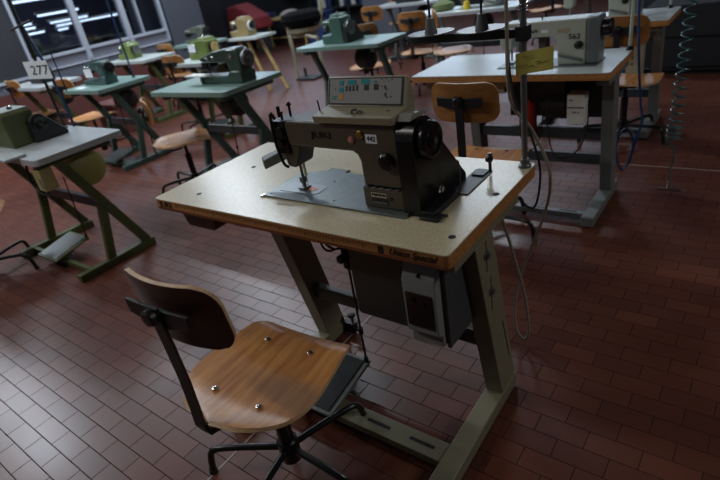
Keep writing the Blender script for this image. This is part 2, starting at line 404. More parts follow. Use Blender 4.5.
def make_chair(label, loc, rz=0, backmat=None, star=68, swivel=0):
    r = thing('swivel_chair', label, 'chair', loc, rz, 'plywood swivel chairs')
    bmt = backmat or PLYB
    obj('seat', M().shell(seat_pt, 26, 30, .012), [PLY, PLYE], r, local=True, ang=50)
    s = obj('seat_plate', M().box(-.1, .1, -.13, .13, .398, .410), BLACKM, r, local=True, bevel=.003)
    for sx in (-.086, .086):
        for sy in (-.118, .112):
            obj('screw', M().lathe([(.0085, -.002), (.0085, .0015), (.006, .003), (.001, .0036)], (sx, sy, .4325), seg=12), STEEL, r, local=True)
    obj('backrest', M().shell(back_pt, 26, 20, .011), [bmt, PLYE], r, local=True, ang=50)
    fr = [(0, -.02, .398), (0, -.12, .392), (0, -.19, .386), (0, -.218, .395), (0, -.228, .425), (0, -.224, .48), (0, -.220, .58), (0, -.222, .70), (0, -.226, .81)]
    bar = M(); P = [Vector(p) for p in fr]
    for i in range(len(P) - 1):
        a, b = P[i], P[i + 1]; d = (b - a).normalized(); n = Vector((1, 0, 0)).cross(d)
        bar.obox(a, (1, 0, 0), d, n, -.02, .02, -.002, (b - a).length + .002, -.004, .004)
    obj('back_bracket', bar, BLACKM, r, local=True)
    pl = [(-.115, .026), (-.112, -.016), (-.03, -.032), (.03, -.032), (.112, -.016), (.115, .026), (.03, .020), (-.03, .020)]
    o = obj('back_plate', M().prism([(x, z + .782) for x, z in pl], 'y', -.222, -.212), BLACKM, r, local=True, bevel=.002)
    obj('knob', M().lathe([(.018, 0), (.022, .004), (.022, .016), (.017, .021), (.004, .022)], (0, -.229, .79), (0, -1, 0), seg=18), BLKPL, r, local=True)
    col = M().cyl((0, 0, .30), (0, 0, .405), .014).lathe([(.02, .11), (.024, .115), (.024, .30), (.018, .305)], (0, 0, 0)).lathe([(.03, .05), (.034, .055), (.034, .135), (.028, .14)], (0, 0, 0))
    obj('column', col, BLACK, r, local=True)
    for k in range(5):
        t = math.radians(star + 72 * k); c, s = math.cos(t), math.sin(t)
        pts = [(c * .03, s * .03, .105), (c * .15, s * .15, .112), (c * .235, s * .235, .112), (c * .262, s * .262, .10), (c * .275, s * .275, .07), (c * .285, s * .285, .012)]
        l = obj('leg', M().tube(pts, .0115, 12), BLACK, r, local=True)
        obj('rubber_foot', M().cyl((c * .286, s * .286, 0), (c * .286, s * .286, .018), .0145, .0135, 14), RUBBER, l, local=True)
    return r
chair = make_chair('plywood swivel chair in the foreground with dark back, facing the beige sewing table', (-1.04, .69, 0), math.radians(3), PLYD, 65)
MAINBACK = [ch for ch in chair.children if ch.name.split('.')[0] in ('backrest', 'back_plate', 'knob', 'back_bracket')]
def more_chair(label, loc, rz):
    c = copy_tree(chair); c.location = loc; c.rotation_euler = (0, 0, rz); c['label'] = label
    for ch in c.children:
        if ch.name.startswith('backrest'):
            ch.data = BACK2
    return c
BACK2 = [ch for ch in chair.children if ch.name.startswith('backrest')][0].data.copy()
BACK2.materials[0] = PLYB
R = math.radians

# ------------------------------------------------------------------ sewing tables
def top_mesh(root, x0, x1, y0, y1, z, topm, edgem, r=.018, th=.036):
    P = rounded(x0, x1, y0, y1, r, 4)
    obj('tabletop', M().prism(P, 'z', z - .004, z), topm, root, bevel=.0012)
    obj('edge_band', M().prism(P, 'z', z - th, z - .004), edgem, root)

def t_frame(root, x0, x1, yf0, yf1, z, yl=(.0, .0, 0, 0), fm=FRAME, barm=FRAMED, rail_y=None, bars=((.27, .33),), z0=0.0):
    """two T-shaped ends: foot on the floor, leaning leg, mid crossbar and foot rail"""
    a0, a1, b0, b1 = yl
    for i, (xa, xb) in enumerate(((x0, x0 + .06), (x1 - .06, x1))):
        obj('foot', M().box(xa - .003, xb + .003, yf0, yf1, 0.008, .06), fm, root, bevel=.004)
        for yy in (yf0 + .03, yf1 - .03):
            obj('foot_pad', M().cyl(((xa + xb) / 2, yy, 0), ((xa + xb) / 2, yy, .009), .02), RUBBER, root)
        lg = obj('leg', M().shear(xa, xb, a0, a1, .06, b0, b1, z - .075), fm, root, bevel=.003)
        obj('top_bracket', M().box(xa, xb, b0 - .12, b1 + .2, z - .076, z - .0362), fm, root, bevel=.002)
    for za, zb in bars:
        f = (za - .06) / (z - .135)
        ya = a0 + (b0 - a0) * f
        obj('crossbar', M().box(x0 + .06, x1 - .06, ya + .02, ya + .05, za, zb), barm, root, bevel=.002)
    if rail_y:
        rl = M().box(x0 + .06, x1 - .06, rail_y[0], rail_y[1], .02, .05)
        rr = obj('foot_rail', rl, fm, root, bevel=.002)
        for c in (.62, .82):
            xx = x0 + (x1 - x0) * c
            obj('slot', M().box(xx - .045, xx + .045, (rail_y[0] + rail_y[1]) / 2 - .006, (rail_y[0] + rail_y[1]) / 2 + .006, .0502, .0512), INK, rr)

def a_frame(root, x0, x1, y0, y1, z, fm, barm=None, w=.05, top=True):
    """ends made of a foot, an upright post and a long diagonal strut"""
    barm = barm or fm
    D = y1 - y0
    for xa in (x0, x1 - w):
        xb = xa + w
        obj('foot', M().box(xa, xb, y0, y1, 0, .05), fm, root, bevel=.004)
        obj('leg', M().shear(xa + .004, xb - .004, y0 + .86 * D, y0 + .97 * D, .05, y0 + .26 * D, y0 + .37 * D, z - .07), fm, root, bevel=.003)
        yp = y0 + .38 * D
        obj('post', M().shear(xa + .008, xb - .008, yp, yp + .1 * D, .05, y0 + .535 * D, y0 + .635 * D, .43), fm, root, bevel=.003)
        obj('top_bracket', M().box(xa + .004, xb - .004, y0 + .08 * D, y0 + .92 * D, z - .07, z - .0362), fm, root, bevel=.002)
    yp = y0 + .56 * D
    obj('crossbar', M().box(x0 + w, x1 - w, yp, yp + .03, .36, .42), barm, root, bevel=.002)
    obj('foot_rail', M().box(x0 + w, x1 - w, y0 + .15 * D, y0 + .2 * D, .012, .045), fm, root, bevel=.002)

def pedal(root, x0, x1, y0, y1, rod=None, plate=BLKPL, frame=FRAME, tilt=.05):
    z0, z1 = .062, .062 + tilt
    n = Vector((0, -(z1 - z0), (y1 - y0))).normalized(); v = Vector((0, y1 - y0, z1 - z0)); L = v.length; v.normalize()
    o = (x0, y0, z0)
    p = obj('pedal', M().obox(o, (1, 0, 0), v, n, 0, x1 - x0, 0, L, 0, .012), frame, root, bevel=.003)
    obj('pedal_mat', M().obox(o, (1, 0, 0), v, n, .02, x1 - x0 - .02, .015, L - .015, .012, .017), plate, p)
    obj('pedal_pivot', M().cyl((x0 - .02, (y0 + y1) / 2, .062 + tilt / 2 - .012), (x1 + .02, (y0 + y1) / 2, .062 + tilt / 2 - .012), .006).box((x0 + x1) / 2 - .02, (x0 + x1) / 2 + .02, (y0 + y1) / 2 - .02, (y0 + y1) / 2 + .02, .02, .062 + tilt / 2 - .012), DSTEEL, p)
    if rod:
        rx, ry, rz = rod
        obj('pedal_rod', M().cyl((x1 - .012, y1 - .012, z1 + .0), (rx, ry, rz), .004, seg=8).cyl((x1 - .012, y1 - .012, z1 - .01), (x1 - .012, y1 - .012, z1 + .03), .009, seg=10).cyl((rx * .4 + (x1 - .012) * .6, ry * .4 + (y1 - .012) * .6, rz * .4 + z1 * .6 - .025), (rx * .4 + (x1 - .012) * .6, ry * .4 + (y1 - .012) * .6, rz * .4 + z1 * .6), .009, seg=10), BLACKM, root)

# --- the main table
X0, X1, Y0, Y1, Z = -1.757, -.538, .94, 1.553, .78
mt = thing('sewing_table', 'large sewing table with speckled beige top and wooden edge in the foreground', 'table', ((X0 + X1) / 2, (Y0 + Y1) / 2, 0))
# top with the machine cut-out filled by the machine bed
P = rounded(X0, X1, Y0, Y1, .016, 4)
obj('tabletop', M().prism(P, 'z', Z - .004, Z), LAM, mt, bevel=.001)
eb = obj('edge_band', M().prism(P, 'z', Z - .04, Z - .004), EDGE, mt)
fy = Y0 - .0006
obj('edge_strip', M().box(X0 + .012, X1 - .012, Y0 - .0015, Y0, Z - .04, Z - .031), mat('dark_edge_veneer', (112, 62, 34), .5), eb)
rule = M()
for i in range(0, 82):
    x = X0 + .13 + i * .0104
    h = .016 if i % 10 == 0 else (.012 if i % 5 == 0 else .007)
    rule.box(x - .0007, x + .0007, Y0 - .001, Y0 + .001, Z - .004 - h - .004, Z - .008)
obj('ruler_scale', rule, INK, eb)
lettering('brand_lettering', 'JUKI', .03, INK, eb, (X0 + .066, fy - .0005, Z - .019), sx=1.3, bold=.0003)
lettering('brand_lettering', 'Union Special', .0275, INK, eb, (X1 - .106, fy - .0005, Z - .0185), shear=.55, sx=.92, bold=.0001)
obj('emblem', M().box(X1 - .206, X1 - .202, fy - .001, Y0, Z - .029, Z - .009).box(X1 - .194, X1 - .190, fy - .001, Y0, Z - .029, Z - .009).box(X1 - .206, X1 - .190, fy - .001, Y0, Z - .030, Z - .025).box(X1 - .200, X1 - .196, fy - .001, Y0, Z - .021, Z - .009), INK, eb)
for sx, sy in ((-1.59, 1.023), (-1.576, 1.29), (-.572, 1.03), (-.568, 1.30)):
    s = obj('screw', M().lathe([(.010, 0), (.010, .0012), (.006, .0016)], (sx, sy, Z - .0002), seg=16), INK, mt)
    obj('slot', M().box(sx - .006, sx + .006, sy - .0012, sy + .0012, Z + .0012, Z + .0018), BLACKM, s)
# drawer under the left end
dr = [(-1.70, .7398), (-1.675, .665), (-1.665, .655), (-1.52, .655), (-1.51, .665), (-1.50, .7398)]
obj('drawer', M().prism(dr, 'y', .99, 1.35), mat('brown_drawer_plastic', (84, 62, 52), .5), mt, bevel=.004)
t_frame(mt, -1.377, -.545, .70, 1.36, Z + .002, (1.235, 1.35, 1.10, 1.215), FRAME, FRAMED, (.90, .975), ((.27, .325),))
for lx in (-.5455,):       # adjusting slots and bolts on the outer face of the right leg
    for zz, yy in ((.655, 1.165), (.52, 1.185)):
        b = obj('bolt', M().lathe([(.015, 0), (.015, .003), (.009, .004), (.009, .011), (.001, .012)], (lx, yy, zz), (1, 0, 0), seg=14), DSTEEL, mt)
    obj('slot', M().box(lx, lx + .001, 1.163, 1.169, .60, .70).box(lx, lx + .001, 1.184, 1.19, .45, .57), INK, mt)
    obj('slot', M().shear(lx, lx + .001, 1.300, 1.306, .18, 1.255, 1.261, .36), INK, mt)
pedal(mt, -1.30, -1.015, .87, 1.13, (-.96, 1.05, .60), RUBBER, GREY, .045)
obj('levelling_knob', M().lathe([(.006, 0), (.006, .03), (.018, .035), (.018, .045), (.008, .05)], (-1.27, 1.345, .06), seg=14).box(-1.312, -1.255, 1.33, 1.358, .012, .06), BLACKM, mt)
# motor and its control box bolted under the top
mo = obj('motor_housing', M().box(-.93, -.705, 1.02, 1.30, .44, .7396), BOXD, mt, bevel=.01)
obj('motor', M().lathe([(.02, 0), (.075, .01), (.085, .03), (.085, .13), (.07, .15)], (-.90, 1.38, .60), (1, 0, 0)).box(-.86, -.80, 1.30, 1.40, .60, .7396), BOXD, mt)
cb = M().prism([(.965, .66), (.985, .70), (1.02, .7396), (1.05, .7396), (1.05, .46), (1.02, .44), (.985, .44), (.985, .48), (.965, .49)], 'x', -.703, -.602)
cbo = obj('control_box', cb, BOXG, mt, bevel=.003)
obj('display_window', M().box(-.694, -.614, .9605, .966, .515, .625), mat('dark_window', (26, 22, 22), .2), cbo)
obj('window_knob', M().cyl((-.672, .953, .60), (-.672, .9605, .60), .009).cyl((-.638, .955, .595), (-.638, .9605, .595), .006), BLKPL, cbo)
obj('screw', M().cyl((-.652, .9655, .678), (-.652, .975, .682), .004, seg=10), BLACKM, cbo)
obj('relay_panel', M().box(-.60, -.588, 1.0, 1.26, .43, .7396), DGREY, mt, bevel=.002)
obj('knee_lever', M().cyl((-.955, 1.04, .66), (-.955, 1.04, .60), .012).cyl((-.955, 1.04, .60), (-.93, 1.04, .60), .01).lathe([(.008, 0), (.014, .005), (.014, .02), (.008, .025)], (-.955, 1.03, .64), (0, -1, 0), seg=12), BLACKM, mt)
loop = M().tube([(-.94, 1.02, .735), (-1.0, 1.03, .70), (-1.02, 1.03, .68), (-1.0, 1.04, .655), (-.96, 1.05, .665), (-.93, 1.04, .70)], .004, 8).tube([(-.98, 1.0, .737), (-1.03, 1.02, .71), (-.99, 1.0, .672), (-.93, 1.03, .69)], .0035, 8)
obj('cable_loop', loop, BLKPL, mt)

# ------------------------------------------------------------------ main sewing machine
sm = thing('sewing_machine', 'taupe and black industrial sewing machine with key panel on top, on the beige table', 'sewing machine', (-.98, 1.2, Z))
ZB = .787
obj('bed', M().prism([(-1.306, 1.078), (-.74, 1.078), (-.74, 1.318), (-1.225, 1.318), (-1.255, 1.30), (-1.306, 1.27)], 'z', Z + .0004, ZB), BED, sm, bevel=.0015)
obj('bed_notch', M().box(-1.215, -1.13, 1.318, 1.345, Z + .0004, ZB - .002), BLACKM, sm)
obj('notch_plate', M().box(-1.208, -1.137, 1.319, 1.339, Z + .002, ZB - .001), BED, sm)
obj('slide_plate', M().prism([(-1.27, 1.125), (-1.13, 1.125), (-1.11, 1.14), (-1.11, 1.185), (-1.13, 1.20), (-1.27, 1.20)], 'z', ZB, ZB + .0015), mat('brushed_slide_steel', (136, 142, 146), .42, metal=.5), sm)
obj('needle_plate', M().prism(rounded(-1.20, -1.135, 1.15, 1.175, .01), 'z', ZB + .0015, ZB + .003), mat('copper_sticker', (170, 110, 90), .4, metal=.5), sm)
for bx, by in ((-1.285, 1.095), (-1.02, 1.11), (-.93, 1.16), (-1.12, 1.24)):
    obj('screw', M().cyl((bx, by, ZB), (bx, by, ZB + .001), .004, seg=10), BLACKM, sm)
obj('bed_hinge', M().cyl((-1.312, 1.08, Z), (-1.312, 1.08, Z + .006), .009, seg=14), STEEL, sm)
yF, yB = 1.112, 1.222
body = [(-.893, .853), (-.893, .925), (-.90, .945), (-.915, .955), (-1.07, .957), (-1.155, .957), (-1.165, .965), (-1.168, 1.03), (-1.155, 1.04), (-.757, 1.038), (-.757, .853)]
arm = obj('arm', M().prism(body, 'y', yF, yB), JBODY, sm, bevel=.008, seg=3)
obj('column_base', M().box(-.897, -.757, yF - .003, yB + .02, ZB, .85), JBODY, sm, bevel=.004)
obj('column_seam', M().box(-.892, -.757, yF - .001, yB, .85, .853), INK, sm)
for i in range(5): obj('seam_clip', M().box(-.885 + i * .026, -.873 + i * .026, yF - .0045, yF, .851, .854), DSTEEL, arm)
fp = [(-1.215, .962), (-1.198, .89), (-1.19, .882), (-1.166, .880), (-1.156, .888), (-1.125, .957), (-1.125, .968), (-1.215, .985)]
obj('face_plate', M().prism(fp, 'y', yF + .008, yB - .02), JBODY, sm, bevel=.005)
hd = M().box(-1.222, -1.168, yF + .0, yB - .03, .93, 1.035)
hd.cyl((-1.19, yF - .008, 1.0), (-1.19, yF + .01, 1.0), .018).cyl((-1.19, yF - .014, .965), (-1.19, yF + .01, .965), .013).cyl((-1.205, 1.14, 1.04), (-1.205, 1.14, 1.075), .006)
hd.tube([(-1.205, yF + .005, 1.04), (-1.21, yF - .005, 1.06), (-1.212, yF - .008, .97), (-1.2, yF - .006, .90), (-1.185, yF, .885)], .005, 8)
obj('take_up_head', hd, BLACK, sm, bevel=.003)
obj('thread_guide_post', M().lathe([(.004, 0), (.004, .035), (.009, .036), (.009, .040), (.005, .042), (.005, .046)], (-1.165, 1.15, 1.04), seg=14).lathe([(.004, 0), (.004, .02), (.007, .021), (.007, .026)], (-1.185, 1.13, 1.036), seg=12), BLACK, sm)
obj('guide_pin', M().cyl((-1.03, 1.14, 1.04), (-1.035, 1.14, 1.095), .0025, seg=8).cyl((-1.06, 1.14, 1.045), (-1.01, 1.16, 1.047), .0022, seg=8), BLACKM, sm)
obj('needle_bar', M().cyl((-1.172, 1.165, .885), (-1.172, 1.165, .835), .005, seg=12).cyl((-1.172, 1.165, .835), (-1.172, 1.165, .795), .0015, seg=8), STEEL, sm)
obj('presser_foot', M().cyl((-1.188, 1.165, .885), (-1.188, 1.165, .82), .005, seg=12).box(-1.196, -1.182, 1.155, 1.175, .81, .83).prism([(-1.202, 1.145), (-1.172, 1.145), (-1.172, 1.18), (-1.202, 1.18)], 'z', .791, .796).box(-1.194, -1.184, 1.16, 1.17, .796, .812), DSTEEL, sm)
obj('finger_lever', M().poly8([(-1.375, 1.17, .850), (-1.335, 1.14, .850), (-1.245, 1.20, .885), (-1.275, 1.23, .885), (-1.375, 1.17, .884), (-1.335, 1.14, .884), (-1.245, 1.20, .922), (-1.275, 1.23, .922)]), GREY, sm, bevel=.004)
obj('finger_lever_arm', M().tube([(-1.28, 1.215, .91), (-1.25, 1.20, .925), (-1.22, 1.16, .935)], .006, 8), BLACKM, sm)
obj('stitch_dial', M().lathe([(.024, 0), (.025, .003), (.025, .012), (.019, .018), (.002, .019)], (-.796, yF, .936), (0, -1, 0), seg=24), BLACK, sm)
obj('oil_window', M().lathe([(.010, 0), (.010, .004), (.006, .006)], (-.910, yF, .992), (0, -1, 0), seg=16), PINK, sm)
obj('brass_cap', M().lathe([(.012, 0), (.012, .004), (.009, .007), (.002, .008)], (-.877, yF, 1.008), (0, -1, 0), seg=18), GOLD, sm)
st = obj('number_sticker', M().box(-.860, -.822, yF - .0012, yF, .984, 1.010), PAPER, sm)
lettering('number', '442', .019, INK, st, (-.841, yF - .0015, .997), (PI / 2, R(3), 0))
lettering('brand_lettering', 'JUKI', .026, INK, arm, (-1.022, yF - .0012, .999), sx=1.6, bold=.0006)
pl_ = obj('maker_plate', M().box(-.868, -.815, yF - .0045, yF - .003, .822, .836), STEEL, sm)
lettering('lettering', 'FASHION', .0115, INK, pl_, (-.8415, yF - .005, .829))
obj('serial_plate', M().box(-.868, -.812, yF - .0045, yF - .003, .80, .818).cyl((-.80, yF - .0045, .82), (-.80, yF - .003, .82), .006, seg=14), BLKPL, sm)
obj('serial_strip', M().box(-.866, -.814, yF - .005, yF - .0045, .8015, .8075), DSTEEL, sm)
# key panel
cpn = obj('control_panel', M().prism([(1.098, 1.040), (1.094, 1.062), (1.172, 1.070), (1.199, 1.145), (1.207, 1.145), (1.218, 1.07), (1.218, 1.040)], 'x', -1.028, -.754), JPANEL, sm, bevel=.003)
u = Vector((1, 0, 0)); v = Vector((0, .027, .075)).normalized(); n = Vector((0, -v.z, v.y)); o0 = Vector((-1.028, 1.172, 1.070)) - n * .000
obj('panel_frame', M().obox(o0, u, v, n, .004, .262, .003, .077, 0, .0012), BLKPL, cpn)
dsp = obj('key_sheet', M().obox(o0, u, v, n, .010, .256, .007, .074, .0012, .002), JPLATE, cpn)
def keys(name, L, ma):
    for a0, a1, b0, b1 in L: obj(name, M().obox(o0, u, v, n, a0, a1, b0, b1, .002, .003), ma, dsp)
keys('display', [(.045, .060, .057, .070), (.075, .105, .058, .071), (.122, .152, .060, .073), (.045, .060, .038, .051)], TEAL)
keys('teal_key', [(.167, .176, .062, .069), (.018, .036, .024, .027), (.018, .032, .018, .021)], TEAL)
keys('orange_key', [(.045, .060, .018, .032)], ORANGE)
keys('slide_switch', [(.069, .075, .040, .055), (.081, .087, .040, .055), (.093, .099, .041, .056), (.106, .112, .042, .057)], INK)
keys('black_key', [(.134, .149, .043, .058), (.167, .182, .044, .059)], INK)
keys('symbol', [(.190, .194, .070, .072), (.198, .202, .064, .066), (.206, .210, .071, .073), (.214, .218, .066, .068), (.224, .228, .069, .072), (.190, .196, .052, .054), (.202, .207, .046, .055), (.207, .212, .043, .046), (.204, .209, .026, .036), (.210, .214, .022, .026), (.222, .226, .024, .028), (.030, .032, .044, .048)], INK)
obj('panel_latch', M().tube([(-.90, 1.12, 1.066), (-.895, 1.115, 1.074), (-.885, 1.125, 1.074), (-.88, 1.12, 1.068), (-.872, 1.115, 1.074), (-.868, 1.125, 1.068)], .003, 8).box(-.80, -.79, 1.14, 1.145, 1.066, 1.069), DSTEEL, cpn)
# belt cover, wheel
bc = [(1.102, Z + .002), (1.10, 1.0)] + [(1.158 + .058 * math.cos(R(a)), .995 + .055 * math.sin(R(a))) for a in range(175, 20, -15)] + [(1.225, .985), (1.385, .80), (1.385, Z + .002)]
obj('belt_cover', M().prism(bc, 'x', -.755, -.702), BLACK, sm, bevel=.006, seg=3)
hw = obj('hand_wheel', M().lathe([(.030, 0), (.050, .002), (.053, .008), (.053, .022), (.049, .028), (.040, .029), (.036, .022), (.022, .022), (.020, .027), (.008, .028), (.007, .032), (.001, .033)], (-.702, 1.162, .985), (1, 0, 0), seg=40), BLACK, sm)
obj('wheel_hub', M().lathe([(.009, 0), (.009, .004), (.004, .005)], (-.671, 1.162, .985), (1, 0, 0), seg=18), DSTEEL, sm)
obj('plastic_wrap', M().prism([(1.11, 1.05), (1.13, 1.064), (1.17, 1.061), (1.2, 1.05)], 'x', -.75, -.71), mat('crinkled_clear_film', (140, 140, 130), .2, bump=1, nscale=60), sm)
low = M().box(-.70, -.66, 1.10, 1.26, Z + .002, .80).box(-.70, -.64, 1.085, 1.125, Z + .002, .79).cyl((-.665, 1.10, Z + .004), (-.635, 1.13, Z + .004), .004, seg=8)
obj('pulley_guard', low, BLACKM, sm, bevel=.002)
obj('adjuster', M().lathe([(.006, 0), (.013, .002), (.013, .008), (.009, .010), (.009, .014), (.002, .015)], (-.69, 1.19, .83), (1, 0, 0), seg=12), STEEL, sm)
obj('guard_wire', M().tube([(-.668, 1.28, .79), (-.668, 1.28, .87), (-.672, 1.276, .885)], .002, 8), DSTEEL, sm)
brk = obj('belt_bracket', M().box(-.70, -.642, 1.27, 1.455, Z + .0004, Z + .004).box(-.69, -.65, 1.40, 1.45, Z + .004, Z + .009), DGREY, sm, bevel=.001)
obj('thumb_screw', M().cyl((-.64, 1.43, Z + .009), (-.64, 1.43, .845), .005, seg=12).lathe([(.006, 0), (.012, .002), (.012, .012), (.006, .014)], (-.645, 1.425, .835), (.9, -.4, .1), seg=14).lathe([(.007, 0), (.009, .01), (.004, .014)], (-.64, 1.43, .838), seg=12), BLACK, sm)

# ------------------------------------------------------------------ thread stand, cables, note at the main table
ts = thing('thread_stand', 'steel thread stand with two spool plates at the far right corner of the beige table', 'thread stand', (-.562, 1.515, Z))
px_, py_ = -.562, 1.515
obj('base_nut', M().lathe([(.02, 0), (.02, .006), (.014, .012), (.014, .022), (.011, .028)], (px_, py_, Z), seg=20), DSTEEL, ts)
obj('pole', M().cyl((px_, py_, Z + .02), (px_, py_, 1.75), .0095), DSTEEL, ts)
obj('spring_clamp', M().tube([(px_ + .0125 * math.cos(a * .6), py_ + .0125 * math.sin(a * .6), 1.235 + a * .0011) for a in range(0, 78)], .0022, 6, 1), STEEL, ts)
obj('arm_bar', M().box(-.925, px_ - .012, 1.505, 1.525, 1.168, 1.192).box(px_ - .018, px_ + .018, 1.497, 1.533, 1.160, 1.20), BLACKM, ts, bevel=.003)
for cx, cy in ((-.85, 1.51), (-.682, 1.51)):
    pt = obj('spool_plate', M().lathe([(.01, 0), (.07, .006), (.072, .009), (.068, .0095), (.012, .004)], (cx, cy, 1.192), seg=36), DSTEEL, ts)
    obj('cone_holder', M().lathe([(.020, 0), (.020, .004), (.013, .035), (.012, .045), (.004, .047)], (cx, cy, 1.196), seg=20), GREY, pt)
    obj('spool_rod', M().cyl((cx, cy, 1.24), (cx, cy, 1.34), .0035, seg=10), BLACKM, pt)
# note pinned to the pole
note = M(); V8 = [(-.578, 1.13), (-.472, 1.148), (-.472, 1.084), (-.578, 1.066)]
def note_pt(s, t):
    return (-.578 + .108 * s, 1.496 + .004 * math.sin(s * 5), 1.066 + .062 * t + .018 * s)
nt_ = obj('paper_note', M().shell(note_pt, 10, 4, .0006), YNOTE)
tag(nt_, 'yellow handwritten paper note fixed to the thread stand pole', 'note')
def scribble(n_, x0, z0, w, amp, ph, y=1.4925):
    P = []
    for i in range(n_):
        t = i / (n_ - 1); P.append((x0 + w * t, y, z0 + .166 * w * t + amp * math.sin(i * 2.1 + ph) * (.6 + .4 * math.sin(i * .7))))
    return P
wr = M()
for x0, z0, w, a, p_ in ((-.555, 1.118, .03, .003, 0), (-.520, 1.105, .012, .002, 1), (-.572, 1.093, .03, .002, 2), (-.535, 1.094, .012, .0025, 0), (-.518, 1.10, .035, .0022, 1)):
    wr.tube(scribble(14, x0, z0, w, a, p_), .0006, 5, 2)
o = obj('handwriting', wr, INK); o.parent = nt_; o.matrix_parent_inverse = nt_.matrix_basis.inverted()

cable = [(-.598, 1.49, 1.72), (-.598, 1.49, 1.40), (-.598, 1.487, 1.2), (-.594, 1.49, 1.0), (-.575, 1.60, .88), (-.535, 1.62, .78), (-.515, 1.62, .70), (-.53, 1.62, .58), (-.60, 1.62, .36), (-.635, 1.60, .20), (-.63, 1.58, .08), (-.60, 1.57, .03), (-.575, 1.57, .07), (-.59, 1.58, .22), (-.62, 1.56, .40), (-.64, 1.50, .60), (-.64, 1.42, .735)]
tag(obj('power_cable', M().tube(cable, .0055, 8, 5), CABLE), 'grey-beige cable hanging in a long loop beside the thread stand pole', 'cable')
cable2 = [(-.612, 1.52, 1.72), (-.612, 1.52, 1.2), (-.608, 1.56, .98), (-.57, 1.605, .84), (-.545, 1.61, .72), (-.56, 1.60, .60), (-.60, 1.585, .62), (-.635, 1.56, .70), (-.66, 1.50, .737)]
tag(obj('signal_cable', M().tube(cable2, .004, 8, 5), BLKPL), 'thin dark cable running down the pole and under the beige tabletop', 'cable')

# ------------------------------------------------------------------ generic machines
def lockstitch(label, x, y, z, bodym, sidem, wheelm, text=None):
    """cream single-needle machine: x is the right face of its column, y its front"""
    r = thing('sewing_machine', label, 'sewing machine', (x - .25, y + .08, z))
    b = z + .006
    obj('bed', M().box(x - .52, x, y - .03, y + .16, z + .0004, b), BED, r, bevel=.002)
    pr = [(x - .20, b), (x - .205, b + .14), (x - .225, b + .16), (x - .49, b + .165), (x - .50, b + .175), (x - .50, b + .235), (x - .48, b + .25), (x - .06, b + .25), (x - .06, b)]
    a = obj('arm', M().prism(pr, 'y', y, y + .12), bodym, r, bevel=.010, seg=3)
    obj('end_cover', M().box(x - .06, x, y - .004, y + .125, b, b + .255), sidem, r, bevel=.012, seg=3)
    obj('face_plate', M().prism([(x - .515, b + .23), (x - .515, b + .10), (x - .50, b + .09), (x - .455, b + .09), (x - .44, b + .16), (x - .44, b + .23)], 'y', y + .01, y + .11), bodym, r, bevel=.006)
    obj('needle_bar', M().cyl((x - .485, y + .06, b + .09), (x - .485, y + .06, b + .045), .006, seg=10).cyl((x - .485, y + .06, b + .045), (x - .485, y + .06, b + .01), .002, seg=8), STEEL, r)
    obj('presser_foot', M().cyl((x - .468, y + .06, b + .09), (x - .468, y + .06, b + .02), .005, seg=10).box(x - .485, x - .455, y + .04, y + .085, b + .004, b + .01), DSTEEL, r)
    obj('hand_wheel', M().lathe([(.03, 0), (.044, .004), (.047, .015), (.047, .04), (.038, .048), (.02, .049), (.002, .05)], (x, y + .06, b + .185), (1, 0, 0), seg=28), wheelm, r)
    obj('stitch_dial', M().lathe([(.022, 0), (.022, .012), (.016, .016), (.002, .017)], (x - .095, y, b + .11), (0, -1, 0), seg=20), BLKPL, r)
    obj('lever', M().poly8([(x - .195, y - .012, b + .05), (x - .195, y - .002, b + .05), (x - .075, y - .002, b + .015), (x - .075, y - .012, b + .015), (x - .195, y - .012, b + .065), (x - .195, y - .002, b + .065), (x - .075, y - .002, b + .035), (x - .075, y - .012, b + .035)]), sidem, r, bevel=.003)
    obj('tension_disc', M().lathe([(.016, 0), (.018, .004), (.008, .010), (.006, .02)], (x - .47, y + .01, b + .19), (0, -1, 0), seg=16), STEEL, r)
    obj('thread_post', M().cyl((x - .42, y + .06, b + .25), (x - .42, y + .06, b + .29), .004, seg=8).cyl((x - .30, y + .06, b + .25), (x - .30, y + .06, b + .275), .004, seg=8), DSTEEL, r)
    if text:
        lettering('brand_lettering', text[0], .026, INK, a, (x - .335, y - .0008, b + .195))
        obj('badge', M().box(x - .285, x - .25, y - .0015, y, b + .185, b + .203), PAPER, a)
        obj('data_plate', M().box(x - .20, x - .14, y - .0015, y, b + .18, b + .202), mat('beige_label', (170, 160, 130), .5), a)
        lettering('model_number', text[1], .040, INK, a, (x - .118, y - .0008, b + .155))
    return r

